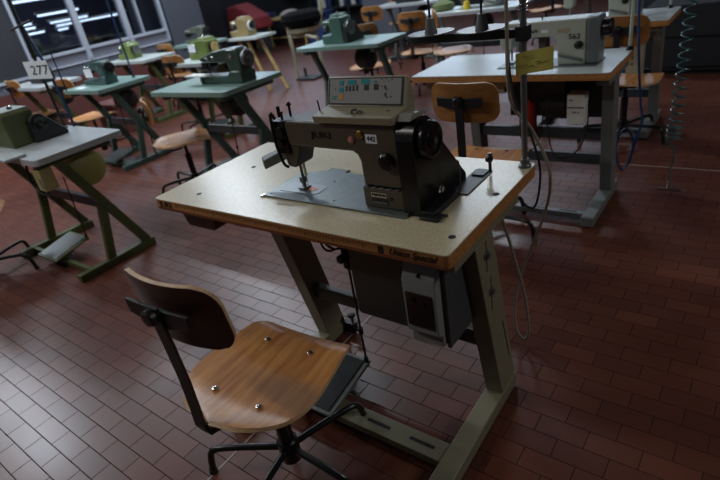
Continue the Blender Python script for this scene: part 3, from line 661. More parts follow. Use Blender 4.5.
def overlock(label, x, y, z, w, h, bodym, wheelm=BLACK, cover=None, paper=False, ring=None, topm=None):
    """boxy overlock / cylinder machine: x,y is the middle of its foot"""
    r = thing('sewing_machine', label, 'sewing machine', (x, y, z))
    d = .17
    topm = topm or bodym
    pr = [(x - w * .05, z + .0004), (x - w * .08, z + h * .85), (x - w * .02, z + h), (x + w * .36, z + h * .97), (x + w * .42, z + h * .85), (x + w * .44, z + .0004)]
    obj('column', M().prism(pr, 'y', y - d / 2, y + d / 2), bodym, r, bevel=.012, seg=3)
    obj('top_cover', M().prism([(x - w * .02, z + h), (x + w * .34, z + h * .97), (x + w * .33, z + h * 1.04), (x, z + h * 1.07)], 'y', y - d * .42, y + d * .42), topm, r, bevel=.004)
    obj('base', M().box(x - w * .5, x - w * .06, y - d * .45, y + d * .4, z + .0004, z + h * .34), bodym, r, bevel=.01)
    obj('arm', M().prism([(x - w * .07, z + h * .62), (x - w * .44, z + h * .66), (x - w * .48, z + h * .75), (x - w * .44, z + h * .86), (x - w * .07, z + h * .9)], 'y', y - d * .3, y + d * .3), bodym, r, bevel=.01)
    obj('needle_head', M().box(x - w * .46, x - w * .34, y - d * .3, y + d * .2, z + h * .46, z + h * .64).cyl((x - w * .4, y, z + h * .46), (x - w * .4, y, z + h * .35), .006, seg=10), DSTEEL, r, bevel=.004)
    hub = obj('hand_wheel', M().lathe([(.02, 0), (h * .26, .005), (h * .28, .015), (h * .28, .03), (h * .2, .045), (.01, .046)], (x + w * .43, y - .01, z + h * .55), (1, 0, 0), seg=26), wheelm, r)
    if ring: obj('wheel_rim', M().lathe([(h * .2, 0), (h * .27, .002), (h * .27, .012), (h * .2, .014)], (x + w * .43 + .044, y - .01, z + h * .55), (1, 0, 0), seg=26), ring, r)
    obj('oil_cap', M().lathe([(.012, 0), (.016, .004), (.014, .014), (.004, .02)], (x + w * .1, y, z + h * 1.05), seg=14), STEEL, r)
    for k in range(3):
        obj('tension_knob', M().lathe([(.011, 0), (.013, .003), (.006, .012), (.005, .02)], (x - w * (.14 + .09 * k), y - d * .3, z + h * .76), (0, -1, 0), seg=12), STEEL, r)
    if cover:
        obj('belt_cover', M().prism([(y - d * .5, z + .001), (y - d * .45, z + h * .6), (y, z + h * .82), (y + d * .4, z + h * .7), (y + d * 1.1, z + .001)], 'x', x + w * .44, x + w * .44 + .05), cover, r, bevel=.006)
    if paper:
        pp = obj('paper_tag', M().box(x - w * .36, x - w * .04, y - d * .5 - .015, y - d * .5 - .014, z + h * .42, z + h * .80), PAPER, r)
    return r

def classic(label, x, y, z, k, bodym, wheelm, group=None):
    """old round-shouldered machine: x is the right side of its column, arm reaching left"""
    r = thing('sewing_machine', label, 'sewing machine', (x - .25 * k, y, z))
    d = .075 * k
    obj('base', M().prism([(x - .50 * k, z + .0004), (x - .50 * k, z + .05 * k), (x - .16 * k, z + .06 * k), (x - .12 * k, z + .09 * k), (x, z + .09 * k), (x, z + .0004)], 'y', y - d, y + d), bodym, r, bevel=.008)
    obj('column', M().prism([(x - .14 * k, z + .06 * k), (x - .15 * k, z + .20 * k), (x - .13 * k, z + .25 * k), (x - .02 * k, z + .25 * k), (x + .01 * k, z + .2 * k), (x, z + .06 * k)], 'y', y - d * .8, y + d * .8), bodym, r, bevel=.016, seg=3)
    obj('arm', M().prism([(x - .13 * k, z + .15 * k), (x - .42 * k, z + .155 * k), (x - .47 * k, z + .17 * k), (x - .47 * k, z + .19 * k), (x - .30 * k, z + .235 * k), (x - .13 * k, z + .25 * k)], 'y', y - d * .65, y + d * .65), bodym, r, bevel=.014, seg=3)
    obj('needle_head', M().box(x - .47 * k, x - .40 * k, y - d * .6, y + d * .6, z + .10 * k, z + .16 * k).cyl((x - .44 * k, y, z + .1 * k), (x - .44 * k, y, z + .055 * k), .006, seg=10).cyl((x - .36 * k, y - d * .7, z + .13 * k), (x - .36 * k, y + d * .4, z + .13 * k), .014, seg=12), BLACK, r, bevel=.004)
    hwx = obj('hand_wheel', M().lathe([(.02, 0), (.058 * k, .006), (.062 * k, .014), (.062 * k, .03), (.05 * k, .036), (.02, .03), (.012, .04), (.002, .041)], (x + .01 * k, y, z + .17 * k), (1, 0, 0), seg=28), wheelm, r)
    obj('oil_glass', M().lathe([(.018 * k, 0), (.022 * k, .003), (.022 * k, .006), (.012 * k, .008), (.002, .008)], (x - .085 * k, y - d * .8, z + .20 * k), (0, -1, 0), seg=18), STEEL, r)
    for q in range(2): obj('tension_knob', M().lathe([(.013, 0), (.015, .003), (.007, .012), (.006, .02)], (x - (.30 + .07 * q) * k, y - d * .65, z + .19 * k), (0, -1, 0), seg=12), STEEL, r)
    obj('thread_post', M().cyl((x - .25 * k, y, z + .235 * k), (x - .25 * k, y, z + .29 * k), .004, seg=8), DSTEEL, r)
    return r

def motor_set(root, x, y, z, mm=BOXD, box=None):
    obj('motor', M().lathe([(.03, 0), (.085, .012), (.10, .04), (.10, .15), (.08, .17), (.03, .18)], (x, y, z), (1, 0, 0)).box(x + .05, x + .12, y - .02, y + .05, z + .09, .7396), mm, root)
    if box: box(root)

def pole_stand(label, x, y, z, h, ma, arms=((.0, .10),), group='thread stands'):
    r = thing('thread_stand', label, 'thread stand', (x, y, z), 0, None)
    obj('base_nut', M().lathe([(.02, 0), (.02, .006), (.013, .012), (.013, .02)], (x, y, z), seg=16), BLKPL, r)
    obj('pole', M().cyl((x, y, z + .01), (x, y, z + h), .0085, seg=14), ma, r)
    for hz, ln in arms:
        obj('arm', M().cyl((x - ln, y, z + hz), (x + ln, y, z + hz), .005, seg=8), BLACKM, r)
    return r

# ------------------------------------------------------------------ second table (right, behind): white top, 563
T2 = thing('sewing_table', 'sewing table with pale grey top and orange wooden edge directly behind the beige one', 'table', (-1.13, 2.97, 0))
top_mesh(T2, -1.68, -.588, 2.70, 3.25, Z, WHITETOP, EDGE2)
rule = M()
for i in range(24):
    rule.box(-1.62 + i * .042, -1.618 + i * .042, 2.6992, 2.70, Z - .018, Z - .008)
obj('ruler_scale', rule, INK, T2)
t_frame(T2, -1.42, -.60, 2.58, 3.12, Z, (2.95, 3.05, 2.88, 2.98), GREY, DGREY, (2.64, 2.68), ((.36, .42), (.21, .27)))
obj('drawer', M().box(-1.62, -1.10, 2.76, 3.0, .70, .7436).box(-1.58, -1.14, 2.78, 2.98, .66, .70), mat('beige_drawer', (150, 140, 116), .5), T2, bevel=.004)
obj('motor', M().lathe([(.03, 0), (.09, .012), (.105, .04), (.105, .16), (.08, .18)], (-1.02, 3.02, .56), (1, 0, 0)).box(-1.03, -.86, 2.93, 3.12, .60, .7436), BOXD, T2)
wb = obj('control_box', M().box(-.822, -.730, 2.84, 2.92, .475, .64), WHITE, T2, bevel=.005)
obj('box_seam', M().box(-.819, -.733, 2.839, 2.8405, .565, .571), INK, wb)
obj('switch', M().box(-.79, -.775, 2.838, 2.8405, .540, .546).box(-.765, -.758, 2.838, 2.8405, .54, .546).box(-.81, -.79, 2.838, 2.8405, .605, .609), INK, wb)
obj('hanging_cable', M().tube([(-.72, 2.87, .60), (-.72, 2.86, .45), (-.76, 2.85, .33), (-.84, 2.84, .28), (-.90, 2.84, .33), (-.93, 2.86, .50), (-.92, 2.88, .62)], .004, 8).tube([(-.95, 2.87, .60), (-.97, 2.86, .40), (-1.02, 2.86, .31), (-1.08, 2.86, .38), (-1.09, 2.88, .6)], .004, 8), BLKPL, T2)
obj('under_panel', M().box(-1.22, -.62, 3.06, 3.075, .45, .7436), BOXD, T2)
tag(obj('plastic_bottle', M().lathe([(.038, 0), (.044, .005), (.044, .12), (.034, .145), (.014, .155), (.014, .17)], (-1.05, 2.905, .4205 - .0), seg=24), REDP), 'small red plastic bottle under the table with the orange edge', 'bottle')
m563 = lockstitch('cream sewing machine marked 563 with grey end cover and black hand wheel', -.685, 2.872, Z, CREAM, PGREY, BLACK, ('PFAFF', '563'))
m563.scale = (1, 1, .88)
pole_stand('cream tubular pole at the corner of the table with the orange edge', -.605, 3.20, Z, .9, CREAM, ())
hose = [(-.60, 3.29, 1.6), (-.595, 3.29, 1.02), (-.57, 3.28, .71), (-.54, 3.26, .49), (-.52, 3.24, .38), (-.535, 3.22, .28), (-.57, 3.2, .12), (-.605, 3.19, .10), (-.635, 3.19, .20), (-.625, 3.2, .30), (-.585, 3.2, .34), (-.55, 3.21, .26), (-.56, 3.21, .13)]
tag(obj('air_hose', M().tube(hose, .007, 8, 5), BLUEH), 'blue air hose hanging in a coil beside the leg of the orange-edged table', 'hose')
# coiled hose with blow gun
cp = []
turns = 15
for i in range(turns * 14 + 1):
    t = i / 14.0; zz = 1.22 - .80 * (t / turns) ** .8
    rr = .022 + .010 * (t / turns)
    cp.append((-.335 + rr * math.cos(2 * PI * t), 3.11 + rr * math.sin(2 * PI * t), zz))
cp = [(-.33, 3.11, 3.5), (-.33, 3.11, 1.5)] + cp
for i in range(50):
    t = i / 14.0; cp.append((-.34 + .034 * math.cos(2 * PI * t), 3.11 + .034 * math.sin(2 * PI * t), .415 - .10 * i / 50))
cp += [(-.33, 3.11, .28), (-.325, 3.12, .2), (-.34, 3.12, .14), (-.335, 3.12, .08)]
ch_ = thing('coiled_air_hose', 'teal coiled air hose hanging from above with a blow gun near the floor', 'hose', (-.335, 3.11, 0))
obj('coil', M().tube(cp, .0045, 6, 1), TEALH, ch_)
obj('blow_gun', M().cyl((-.335, 3.12, .08), (-.335, 3.12, .03), .010, seg=12).box(-.385, -.27, 3.11, 3.13, .018, .034).cyl((-.27, 3.12, .026), (-.255, 3.12, .026), .005, seg=8).tube([(-.32, 3.11, .036), (-.30, 3.10, .06), (-.295, 3.10, .07)], .004, 6), STEEL, ch_, bevel=.002)

# third table
T3 = thing('sewing_table', 'farther sewing table with white top and orange wooden edge at the right', 'table', (-1.1, 4.33, 0))
top_mesh(T3, -1.70, -.552, 4.06, 4.60, Z, WHITETOP, EDGE2)
t_frame(T3, -1.45, -.60, 3.98, 4.52, Z, (4.30, 4.39, 4.22, 4.31), GREY, DGREY, (4.04, 4.08), ((.36, .42), (.21, .27)))
cbx = obj('control_box', M().box(-.80, -.70, 4.14, 4.24, .38, .7436), mat('cream_control_box', (160, 156, 136), .45), T3, bevel=.004)
obj('ring', M().lathe([(.014, 0), (.018, .002), (.018, .004), (.014, .005)], (-.74, 4.14, .68), (0, -1, 0), seg=16), INK, cbx)
obj('marking', M().box(-.765, -.757, 4.1385, 4.14, .60, .62).box(-.765, -.757, 4.1385, 4.14, .56, .58).box(-.765, -.757, 4.1385, 4.14, .52, .54).box(-.765, -.757, 4.1385, 4.14, .48, .50), INK, cbx)
obj('motor', M().lathe([(.03, 0), (.09, .012), (.10, .04), (.10, .16), (.08, .18)], (-1.1, 4.4, .58), (1, 0, 0)).box(-1.05, -.95, 4.36, 4.46, .6, .7436), BOXD, T3)
lockstitch('cream sewing machine on the farther white table at the right', -.76, 4.25, Z, CREAM, PGREY, PGREY)
pole_stand('cream pole on the corner of the farther white table', -.62, 4.56, Z, .8, CREAM, ())

# ------------------------------------------------------------------ green and grey tables to the left
def green_table(label, x0, x1, y0, y1, topm, fm, edgem=None, z=Z, motor=True, fl=None, mm=BOXD):
    t = thing('sewing_table', label, 'table', ((x0 + x1) / 2, (y0 + y1) / 2, 0))
    top_mesh(t, x0, x1, y0, y1, z, topm, edgem or topm, .03, .034)
    a, b = fl or (x0 + .18, x1 - .07)
    a_frame(t, a, b, y0 - .02, y1 - .02, z - .0, fm, DGREY)
    pedal(t, (a + b) / 2 - .16, (a + b) / 2 + .10, y0 + .0, y0 + .25, ((a + b) / 2 + .12, y0 + .25, .55), DSTEEL, fm, .05)
    if motor:
        motor_set(t, (a + b) / 2 - .02, y0 + .36, .60, mm)
    return t
T5 = green_table('pale green sewing table with petrol green struts, left of the foreground sewing machine', -3.91, -3.0, 2.37, 2.98, GREENTOP, PETROL, fl=(-3.80, -3.05))
T6 = green_table('pale green sewing table with slanting struts under the window wall, holding a paper-tagged machine', -5.50, -4.81, 2.44, 3.0, GREENTOP, PETROL, fl=(-5.42, -4.84))
T4 = green_table('pale green sewing table near the middle of the room, above the key panel in view', -3.70, -2.72, 3.90, 4.40, GREENTOP, PETROL, fl=(-3.62, -2.78))
# grey table with olive frame
T7 = green_table('grey-topped sewing table on an olive green frame at the left edge', -4.25, -3.02, 1.055, 1.58, GREYTOP, OLIVE, GREYTOP, fl=(-3.95, -3.09), motor=False)
obj('motor', M().lathe([(.03, 0), (.09, .01), (.11, .03), (.11, .10), (.08, .12)], (-3.33, 1.40, .59), (1, 0, 0)).box(-3.30, -3.22, 1.37, 1.46, .6, .7436), mat('olive_cream_motor_cover', (150, 148, 84), .45), T7)
swb = obj('switch_box', M().box(-3.18, -3.09, 1.075, 1.15, .585, .7096), mat('cream_box', (170, 160, 110), .45), T7, bevel=.004)
obj('switch_plate', M().box(-3.13, -3.095, 1.0735, 1.075, .60, .66), GREY, swb)
obj('cable_bundle', M().tube([(-3.22, 1.08, .735), (-3.225, 1.07, .66), (-3.21, 1.07, .60), (-3.15, 1.07, .565), (-3.10, 1.08, .575)], .007, 8), BLKPL, T7)
wing = thing('side_shelf', 'grey side board attached in front of the olive machine at the left edge', 'shelf', (-3.6, .95, .70))
obj('board', M().box(-4.0, -3.2, .985, 1.10, .7802, .797), GREYTOP, wing, bevel=.004)
obj('bracket', M().box(-3.75, -3.70, 1.0, 1.05, .735, .780), OLIVE, wing)

o7 = thing('sewing_machine', 'boxy olive green sewing machine with black belt guard on the grey table', 'sewing machine', (-3.65, 1.25, Z))
xr = -3.49
obj('body', M().prism([(xr - .26, Z + .0004), (xr - .27, .95), (xr - .25, .985), (xr - .02, .985), (xr, .97), (xr, Z + .0004)], 'y', 1.155, 1.335), OLIVE, o7, bevel=.008)
obj('top_plate', M().box(xr - .25, xr - .02, 1.165, 1.325, .985, .991), WHITETOP, o7, bevel=.002)
obj('oil_dome', M().lathe([(.017, 0), (.017, .006), (.014, .016), (.003, .022)], (xr - .07, 1.25, .991), seg=18), STEEL, o7)
obj('front_box', M().box(xr - .36, xr - .27, 1.12, 1.28, Z + .0004, .86), OLIVE, o7, bevel=.01)
obj('needle_arm', M().box(xr - .46, xr - .27, 1.2, 1.3, .90, .97).cyl((xr - .44, 1.25, .90), (xr - .44, 1.25, .82), .008, seg=10), DSTEEL, o7, bevel=.005)
obj('tension_knob', M().lathe([(.012, 0), (.012, .02), (.004, .03)], (xr - .32, 1.25, .97), seg=12).lathe([(.012, 0), (.012, .02), (.004, .03)], (xr - .38, 1.25, .97), seg=12), STEEL, o7)
obj('belt_guard', M().prism([(1.265, Z + .002), (1.272, .90)] + [(1.325 + .055 * math.cos(R(a)), .89 + .052 * math.sin(R(a))) for a in range(165, 30, -15)] + [(1.47, Z + .025), (1.47, Z + .002)], 'x', xr, xr + .05), BLACKM, o7, bevel=.006)
obj('hand_wheel', M().lathe([(.038, 0), (.044, .004), (.044, .012), (.038, .015), (.016, .011), (.010, .016), (.002, .017)], (xr + .05, 1.325, .888), (1, 0, 0), seg=28), BLACK, o7)
# thread stand with numbered card
PX7, PY7 = -3.632, 1.535
s7 = thing('thread_stand', 'tall black thread stand with crossbars carrying the card 277', 'thread stand', (PX7, PY7, Z))
obj('pole', M().cyl((PX7, PY7, Z), (PX7, PY7, 1.75), .009, seg=14), BLACKM, s7)
obj('base_nut', M().lathe([(.02, 0), (.02, .008), (.012, .012)], (PX7, PY7, Z), seg=16), BLKPL, s7)
obj('crossbar', M().cyl((-3.79, 1.535, 1.395), (-3.47, 1.535, 1.43), .007, seg=8), BLACKM, s7)
obj('lower_rod', M().cyl((-3.41, 1.54, 1.02), (-3.41, 1.54, 1.24), .004, seg=8).cyl((-3.62, 1.54, 1.13), (-3.36, 1.54, 1.15), .005, seg=8), BLACKM, s7)
card = obj('number_card', M().box(-3.80, -3.48, 1.5245, 1.526, 1.100, 1.207), PAPER)
card.rotation_euler = (0, 0, 0)
tag(card, 'white card with handwritten number 277 hanging on the black thread stand', 'card')
t277 = lettering('number', '277', .080, INK, card, (-3.615, 1.5232, 1.150), ext=.0003, sx=2.0, bold=0, shear=.1)
tag(obj('air_hose', M().tube([(-3.70, 1.55, 1.78), (-3.68, 1.55, 1.55), (-3.66, 1.555, 1.40), (-3.60, 1.56, 1.22), (-3.57, 1.56, 1.05), (-3.54, 1.555, .90), (-3.53, 1.55, Z + .008)], .009, 8), BLUEH), 'blue hose running down beside the black thread stand with the 277 card', 'hose')

classic('dark green sewing machine with shiny hand wheel on the pale green table left of centre', -3.05, 2.68, Z, .98, GREENDK, DSTEEL)
obj_top = M().prism([(-3.66, 2.56), (-3.40, 2.56), (-3.40, 2.63), (-3.66, 2.66)], 'z', .845, .853)
pl5 = thing('cloth_plate', 'bright steel cloth plate before the dark green machine left of centre', 'plate', (-3.53, 2.6, Z))
obj('plate', obj_top, WHITE, pl5); obj('support', M().cyl((-3.5, 2.6, Z), (-3.5, 2.6, .845), .01, seg=10), DSTEEL, pl5)
m6 = classic('petrol green sewing machine with a paper tag and black wheel on the window-side green table', -4.99, 2.70, Z, .86, mat('petrol_machine_paint', (58, 84, 84), .35, noise=.08, nscale=14), BLACK)
obj('paper_tag', M().box(-5.26, -5.12, 2.60, 2.601, .86, .94), PAPER, m6)
obj('paper_sheet', M().box(-5.36, -5.22, 2.50, 2.58, Z + .0005, Z + .0015), PAPER, m6)
overlock('green sewing machine with black belt guard on the middle pale green table', -3.30, 4.10, Z, .28, .24, mat('petrol_block_paint', (74, 108, 96), .35, noise=.06, nscale=14), BLACK, cover=BLACKM, ring=DSTEEL)
pole_stand('thin pole with blue hose on the window-side green table', -4.98, 2.92, Z, .9, BLUEH, ())

T8 = green_table('whitish sewing table behind the dark green machine, with a lime machine on it', -5.17, -4.40, 3.45, 3.98, WHITETOP, OLIVE, GREYTOP)
overlock('lime green sewing machine with white paper tag on the whitish table', -4.80, 3.70, Z, .36, .20, LIME, BLACK, paper=True, ring=PALEWOOD)
T9 = green_table('pale sewing table against the window wall holding a small lime machine', -7.05, -6.15, 3.80, 4.30, WHITETOP, OLIVE, GREYTOP)
overlock('small lime green sewing machine under the window frames', -6.75, 4.02, Z, .34, .19, LIME, BLACK, ring=DSTEEL)
T10 = green_table('pale grey sewing table at the far left under the dark wall', -7.2, -6.25, 2.56, 3.05, GREYTOP, OLIVE, GREYTOP)
overlock('small dark sewing machine on the pale grey table at the far left', -6.7, 2.82, Z, .34, .17, BLACKM, BLACK)
T11 = green_table('small pale green sewing table near the grey wall column', -6.85, -6.15, 4.75, 5.2, GREENTOP, PETROL)
classic('weathered green sewing machine beside the grey wall column', -6.3, 4.95, Z, .85, mat('weathered_green_paint', (92, 98, 84), .5, noise=.25, nscale=30), BLACK)
T12 = green_table('whitish sewing table behind the spool plates in the background', -3.38, -2.1, 5.50, 6.02, WHITETOP, GREY, GREYTOP)
lockstitch('cream sewing machine on the whitish background table behind the spool plates', -2.35, 5.72, Z, CREAM, PGREY, BLACK)
tag(obj('cloth_bundle', M().lathe([(.10, 0), (.13, .02), (.12, .07), (.06, .10), (.01, .11)], (-3.05, 5.75, Z), seg=20), mat('green_grey_cloth', (96, 110, 70), .9, bump=.5)), 'rumpled green cloth on the whitish background table', 'cloth')
tag(obj('thread_cone', M().lathe([(.03, 0), (.045, .003), (.028, .08), (.012, .085)], (-2.72, 5.66, Z), seg=20), mat('yellow_thread', (220, 190, 50), .7)), 'yellow thread cone on the whitish background table', 'thread cone')
T13 = green_table('sewing table with white top in the back row at the right', -2.0, -.9, 6.7, 7.25, WHITETOP, GREY, GREYTOP)
lockstitch('cream sewing machine in the back row at the right', -1.1, 6.9, Z, CREAM, PGREY, BLACK)
T14 = green_table('pale sewing table in the back row near the centre', -4.9, -3.8, 7.0, 7.5, GREYTOP, GREY, GREYTOP)
overlock('black sewing machine in the back row near the centre', -4.35, 7.2, Z, .42, .24, BLACKM, BLACK)

# chairs further back
more_chair('beech plywood swivel chair standing at the orange-edged table with machine 563', (-1.115, 2.40, 0), 0)
more_chair('beech plywood swivel chair at the farther white table on the right', (-.76, 3.98, 0), R(-8))
c5 = more_chair('beech plywood swivel chair with a low backrest, between the two left green tables', (-3.61, 2.34, 0), R(-33))
for ch in c5.children:
    if ch.name.split('.')[0] in ('backrest', 'back_plate', 'knob'): ch.location.z = -.085
    if ch.name.startswith('back_bracket'): ch.scale.z = .9
more_chair('beech plywood swivel chair at the far left edge beside the grey-topped table', (-3.88, .84, 0), R(-30))
more_chair('beech plywood swivel chair under the window-side green table', (-5.74, 2.74, 0), R(5))
c4 = more_chair('beech plywood swivel chair tucked behind the middle pale green table', (-3.42, 4.72, 0), R(20))
more_chair('plywood swivel chair beside the lime machine table', (-5.12, 3.66, 0), R(4))
more_chair('plywood swivel chair beside the small green table near the column', (-6.6, 4.62, 0), R(0))
more_chair('plywood swivel chair standing at the far left pale grey table', (-6.93, 2.74, 0), R(0))
more_chair('plywood swivel chair before the grey metal cabinet in the background', (-4.42, 6.45, 0), R(0))
more_chair('plywood swivel chair in front of the whitish background table, left one', (-3.15, 5.35, 0), R(5))
more_chair('plywood swivel chair in front of the whitish background table, right one', (-2.72, 5.30, 0), R(-60))
more_chair('plywood swivel chair in the back row right of centre', (-2.6, 7.9, 0), R(40))
more_chair('plywood swivel chair in the back row near the centre', (-5.0, 7.95, 0), R(30))

# ------------------------------------------------------------------ background furniture
bn = thing('workbench', 'low wooden workbench with pale legs by the far wall', 'table', (-9.1, 9.2, 0))
obj('bench_top', M().box(-9.75, -8.1, 8.95, 9.45, .56, .60), PALEWOOD, bn, bevel=.004)
for lx in (-9.7, -9.2, -8.65, -8.15):
    obj('leg', M().box(lx, lx + .04, 8.98, 9.02, 0, .56), PALEWOOD, bn)
obj('stretcher', M().box(-9.66, -8.15, 9.2, 9.24, .15, .18), PALEWOOD, bn)
tag(obj('cloth_pile', M().lathe([(.2, 0), (.24, .03), (.2, .09), (.1, .13), (.02, .14)], (-8.65, 9.2, .60), seg=18), CLOTH), 'pale pile of cloth on the low wooden workbench', 'cloth')
tag(obj('plastic_crate', M().prism([(-9.45, .60), (-9.5, .72), (-9.15, .72), (-9.2, .60)], 'y', 9.0, 9.3), BLUEP, bevel=.01), 'blue plastic crate on the low wooden workbench', 'crate')
rc = thing('machine_cover', 'red cloth draped over a low table by the far left wall', 'cloth', (-9.6, 8.2, 0))
obj('cover', M().prism([(-9.7, .50), (-9.6, .98), (-9.3, 1.02), (-8.75, .72), (-8.7, .50)], 'y', 8.25, 8.7), REDC, rc, bevel=.05, seg=4)
obj('stand', M().box(-9.6, -9.5, 8.3, 8.6, 0, .5).box(-8.9, -8.8, 8.3, 8.6, 0, .5), DARKW, rc)
bb = thing('storage_bin', 'blue bin standing right of the low wooden workbench', 'bin', (-7.75, 9.1, 0))
obj('body', M().prism([(-7.95, 0), (-8.02, .6), (-7.5, .6), (-7.57, 0)], 'y', 8.9, 9.3), BLUEP, bb, bevel=.01); obj('rim', M().box(-8.04, -7.48, 8.88, 9.32, .6, .63), BLUEP, bb)
sh = thing('shelf_rack', 'dark shelving rack with bottles by the far wall', 'shelf', (-8.6, 10.4, 0))
obj('back', M().box(-10.0, -6.6, 10.55, 10.6, 0, 1.9), DCAB, sh)
for zz in (.1, .55, .95, 1.4, 1.85): obj('shelf', M().box(-10.0, -6.6, 10.2, 10.55, zz, zz + .03), DCAB, sh)
for xx in (-10.0, -8.9, -7.8, -6.64): obj('upright', M().box(xx, xx + .04, 10.18, 10.2, 0, 1.9), DCAB, sh)
for i, xx in enumerate((-8.75, -8.6, -8.42, -8.05, -7.9, -7.72, -7.5)):
    b_ = thing('plastic_bottle', 'white and blue bottle standing on the dark shelving rack', 'bottle', (xx, 10.35, .58), 0, 'bottles on the far rack')
    obj('body', M().lathe([(.055, 0), (.06, .01), (.06, .2), (.02, .25)], (xx, 10.35, .58), seg=14), WHITE if i % 2 else BLUEP, b_)
    obj('cap', M().cyl((xx, 10.35, .83), (xx, 10.35, .87), .022, seg=10), BLUEP, b_)
gc = thing('metal_cabinet', 'grey metal cabinet behind the middle green table', 'cabinet', (-5.3, 8.3, 0))
obj('body', M().box(-5.9, -4.7, 8.15, 8.6, .05, .95), GCAB, gc, bevel=.006); obj('door', M().box(-5.88, -5.31, 8.13, 8.15, .08, .92), GCAB, gc, bevel=.003); obj('door', M().box(-5.29, -4.72, 8.13, 8.15, .08, .92), GCAB, gc, bevel=.003); obj('plinth', M().box(-5.85, -4.75, 8.2, 8.55, 0, .05), DCAB, gc)
bfp = 0
bp_ = thing('ironing_press', 'black padded ironing press on a beige stand in the background', 'press', (-5.15, 5.7, 0))
obj('pad', M().lathe([(.10, 0), (.27, .02), (.30, .09), (.28, .16), (.18, .19), (.02, .2)], (-5.15, 5.7, .78), seg=30), mat('black_padding', (12, 12, 14), .95, spec=.1), bp_)
obj('buck', M().lathe([(.10, 0), (.22, .03), (.24, .08), (.10, .10)], (-5.15, 5.7, .68), seg=30), mat('beige_enamel', (150, 146, 124), .5), bp_)
obj('stand', M().tube([(-5.72, 5.99, 0), (-5.72, 5.99, .60), (-5.66, 5.95, .66), (-4.70, 5.37, .66), (-4.63, 5.33, .60), (-4.63, 5.33, 0)], .022, 12, 2).box(-5.3, -5.0, 5.6, 5.8, .64, .69).tube([(-4.92, 5.75, .75), (-4.86, 5.78, 1.0), (-4.9, 5.78, 1.15), (-5.1, 5.76, 1.2)], .03, 12), MATS['beige_enamel'], bp_)
obj('foot_pedal', M().box(-5.65, -5.3, 5.85, 6.1, 0, .03).box(-5.6, -5.57, 6.0, 6.03, .03, .15), BLACKM, bp_, bevel=.005)
ws = thing('wooden_trestle', 'pale wooden trestle legs carrying a board behind the lime machine', 'trestle', (-5.9, 5.4, 0))
for a, b in (((-5.95, 5.35, .72), (-5.7, 5.35, 0)), ((-5.8, 5.45, .72), (-5.45, 5.45, 0))): obj('leg', M().cyl(a, b, .025, seg=10), PALEWOOD, ws)
obj('board', M().box(-6.2, -5.6, 5.2, 5.6, .72, .75), WHITETOP, ws)
for a in (((-6.1, 5.35, .72), (-6.15, 5.35, 0)),): obj('leg', M().cyl(a[0], a[1], .025, seg=10), PALEWOOD, ws)
overlock('cream sewing machine on the pale wooden trestle near the red cloth', -6.05, 5.42, .75, .40, .24, mat('straw_machine_paint', (146, 126, 86), .5), WHITE, ring=STEEL)
dk = thing('machine_cabinet', 'dark cabinet in the shadows at the far right', 'cabinet', (-.95, 9.3, 0))
obj('body', M().box(-1.6, -.35, 9.2, 9.8, .05, 1.3), DCAB, dk, bevel=.01); obj('door', M().box(-1.55, -1.0, 9.18, 9.2, .1, 1.25), DCAB, dk); obj('door', M().box(-.95, -.4, 9.18, 9.2, .1, 1.25), DCAB, dk); obj('plinth', M().box(-1.5, -.45, 9.25, 9.7, 0, .05), DCAB, dk)
dk2 = thing('drawer_cabinet', 'low dark drawer cabinet at the far right behind the coiled hose', 'cabinet', (-.35, 6.6, 0))
obj('body', M().box(-.98, -.28, 5.8, 6.3, .04, .62), DCAB, dk2, bevel=.005); obj('drawer', M().box(-.95, -.31, 5.785, 5.8, .35, .58), DCAB, dk2); obj('drawer', M().box(-.95, -.31, 5.785, 5.8, .08, .32), DCAB, dk2); obj('plinth', M().box(-.94, -.32, 5.83, 6.27, 0, .04), DCAB, dk2)
rb = thing('storage_box', 'red box standing under the pale table by the window wall', 'box', (-6.5, 3.45, 0))
obj('body', M().box(-6.75, -6.3, 3.3, 3.6, 0, .34), WALLR, rb, bevel=.006); obj('lid', M().box(-6.77, -6.28, 3.28, 3.62, .34, .38), WALLR, rb, bevel=.004)

for ch in MAINBACK: ch.location = (-.02, -.004, 0)
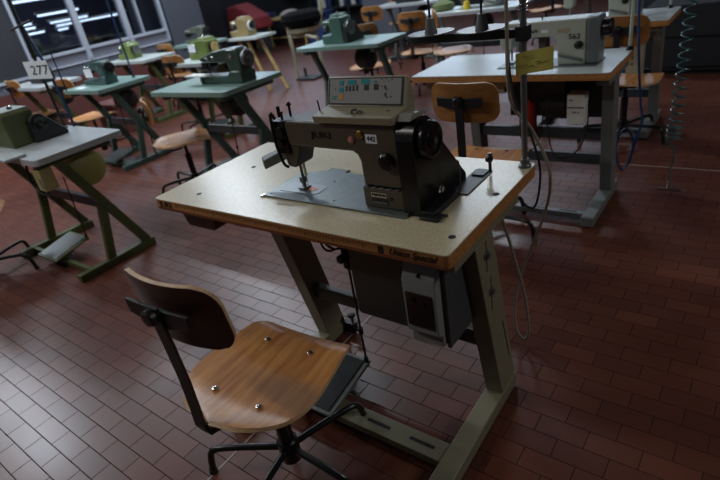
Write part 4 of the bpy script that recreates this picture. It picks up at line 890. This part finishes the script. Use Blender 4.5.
# ------------------------------------------------------------------ lamps of the room, and fill tubes
LAMPS = [(-4.5, 3.7, 60), (-3.1, 6.7, 80), (-6.3, 2.7, 45), (-7.2, 1.0, 100), (-7.2, 5.3, 72), (-3.0, -.7, 34), (-5.9, -.5, 34), (3.4, 2.2, 62)]  # last entries, in front and at the right, are added as fill
for x, y, pw in LAMPS:
    tube_lamp(x, y, 3.42, 1.5, 'fluorescent ceiling tube out of view; those in front and at the right added as fill', 'ceiling tubes', 'x', mat('room_tube', (255, 255, 255), .5, emit=(235, 240, 255), estr=5))
    l = bpy.data.lights.new('ceiling_light', 'AREA'); l.shape = 'RECTANGLE'; l.size = 1.4; l.size_y = .2; l.energy = pw; l.color = (1.0, .98, .93) if y < 1 or x > 2 else (.80, .90, 1.0)
    lo = bpy.data.objects.new('ceiling_light', l); lo.location = (x, y, 3.40); C.objects.link(lo)

l = bpy.data.lights.new('hall_fill', 'AREA'); l.shape = 'RECTANGLE'; l.size = 1.5; l.size_y = 6; l.energy = 110; l.color = (.75, .84, 1.0)  # unseen area light added to brighten the space behind the panes
lo = bpy.data.objects.new('hall_fill', l); lo.location = (-12.5, 4.5, 3.42); C.objects.link(lo)
w = bpy.data.worlds.new('world'); bpy.context.scene.world = w; w.use_nodes = True
w.node_tree.nodes['Background'].inputs['Color'].default_value = (.5, .6, .8, 1); w.node_tree.nodes['Background'].inputs['Strength'].default_value = .3

# ------------------------------------------------------------------ camera
F, PITCH, ROLL, YM, H = 521., .4863, -.1807, -.705, 1.43
fw = Vector((0, math.cos(PITCH), -math.sin(PITCH))); rt = Vector((1, 0, 0)); up = rt.cross(fw)
RT = math.cos(ROLL) * rt + math.sin(ROLL) * up; UP = -math.sin(ROLL) * rt + math.cos(ROLL) * up
rot = Matrix.Rotation(-YM, 3, 'Z')
RT, UP, FW = rot @ RT, rot @ UP, rot @ fw
cam = bpy.data.cameras.new('camera'); co = bpy.data.objects.new('camera', cam); C.objects.link(co)
cam.sensor_width = 36; cam.lens = F / 720 * 36; cam.clip_start = .05
cam.dof.use_dof = True; cam.dof.focus_distance = 1.65; cam.dof.aperture_fstop = 2.8
mm = Matrix((RT, UP, -FW)).transposed().to_4x4(); mm.translation = (0, 0, H)
co.matrix_world = mm
bpy.context.scene.camera = co
vs = bpy.context.scene.view_settings
vs.view_transform = 'Standard'; vs.look = 'None'; vs.gamma = 1; vs.exposure = 0; vs.use_curve_mapping = False
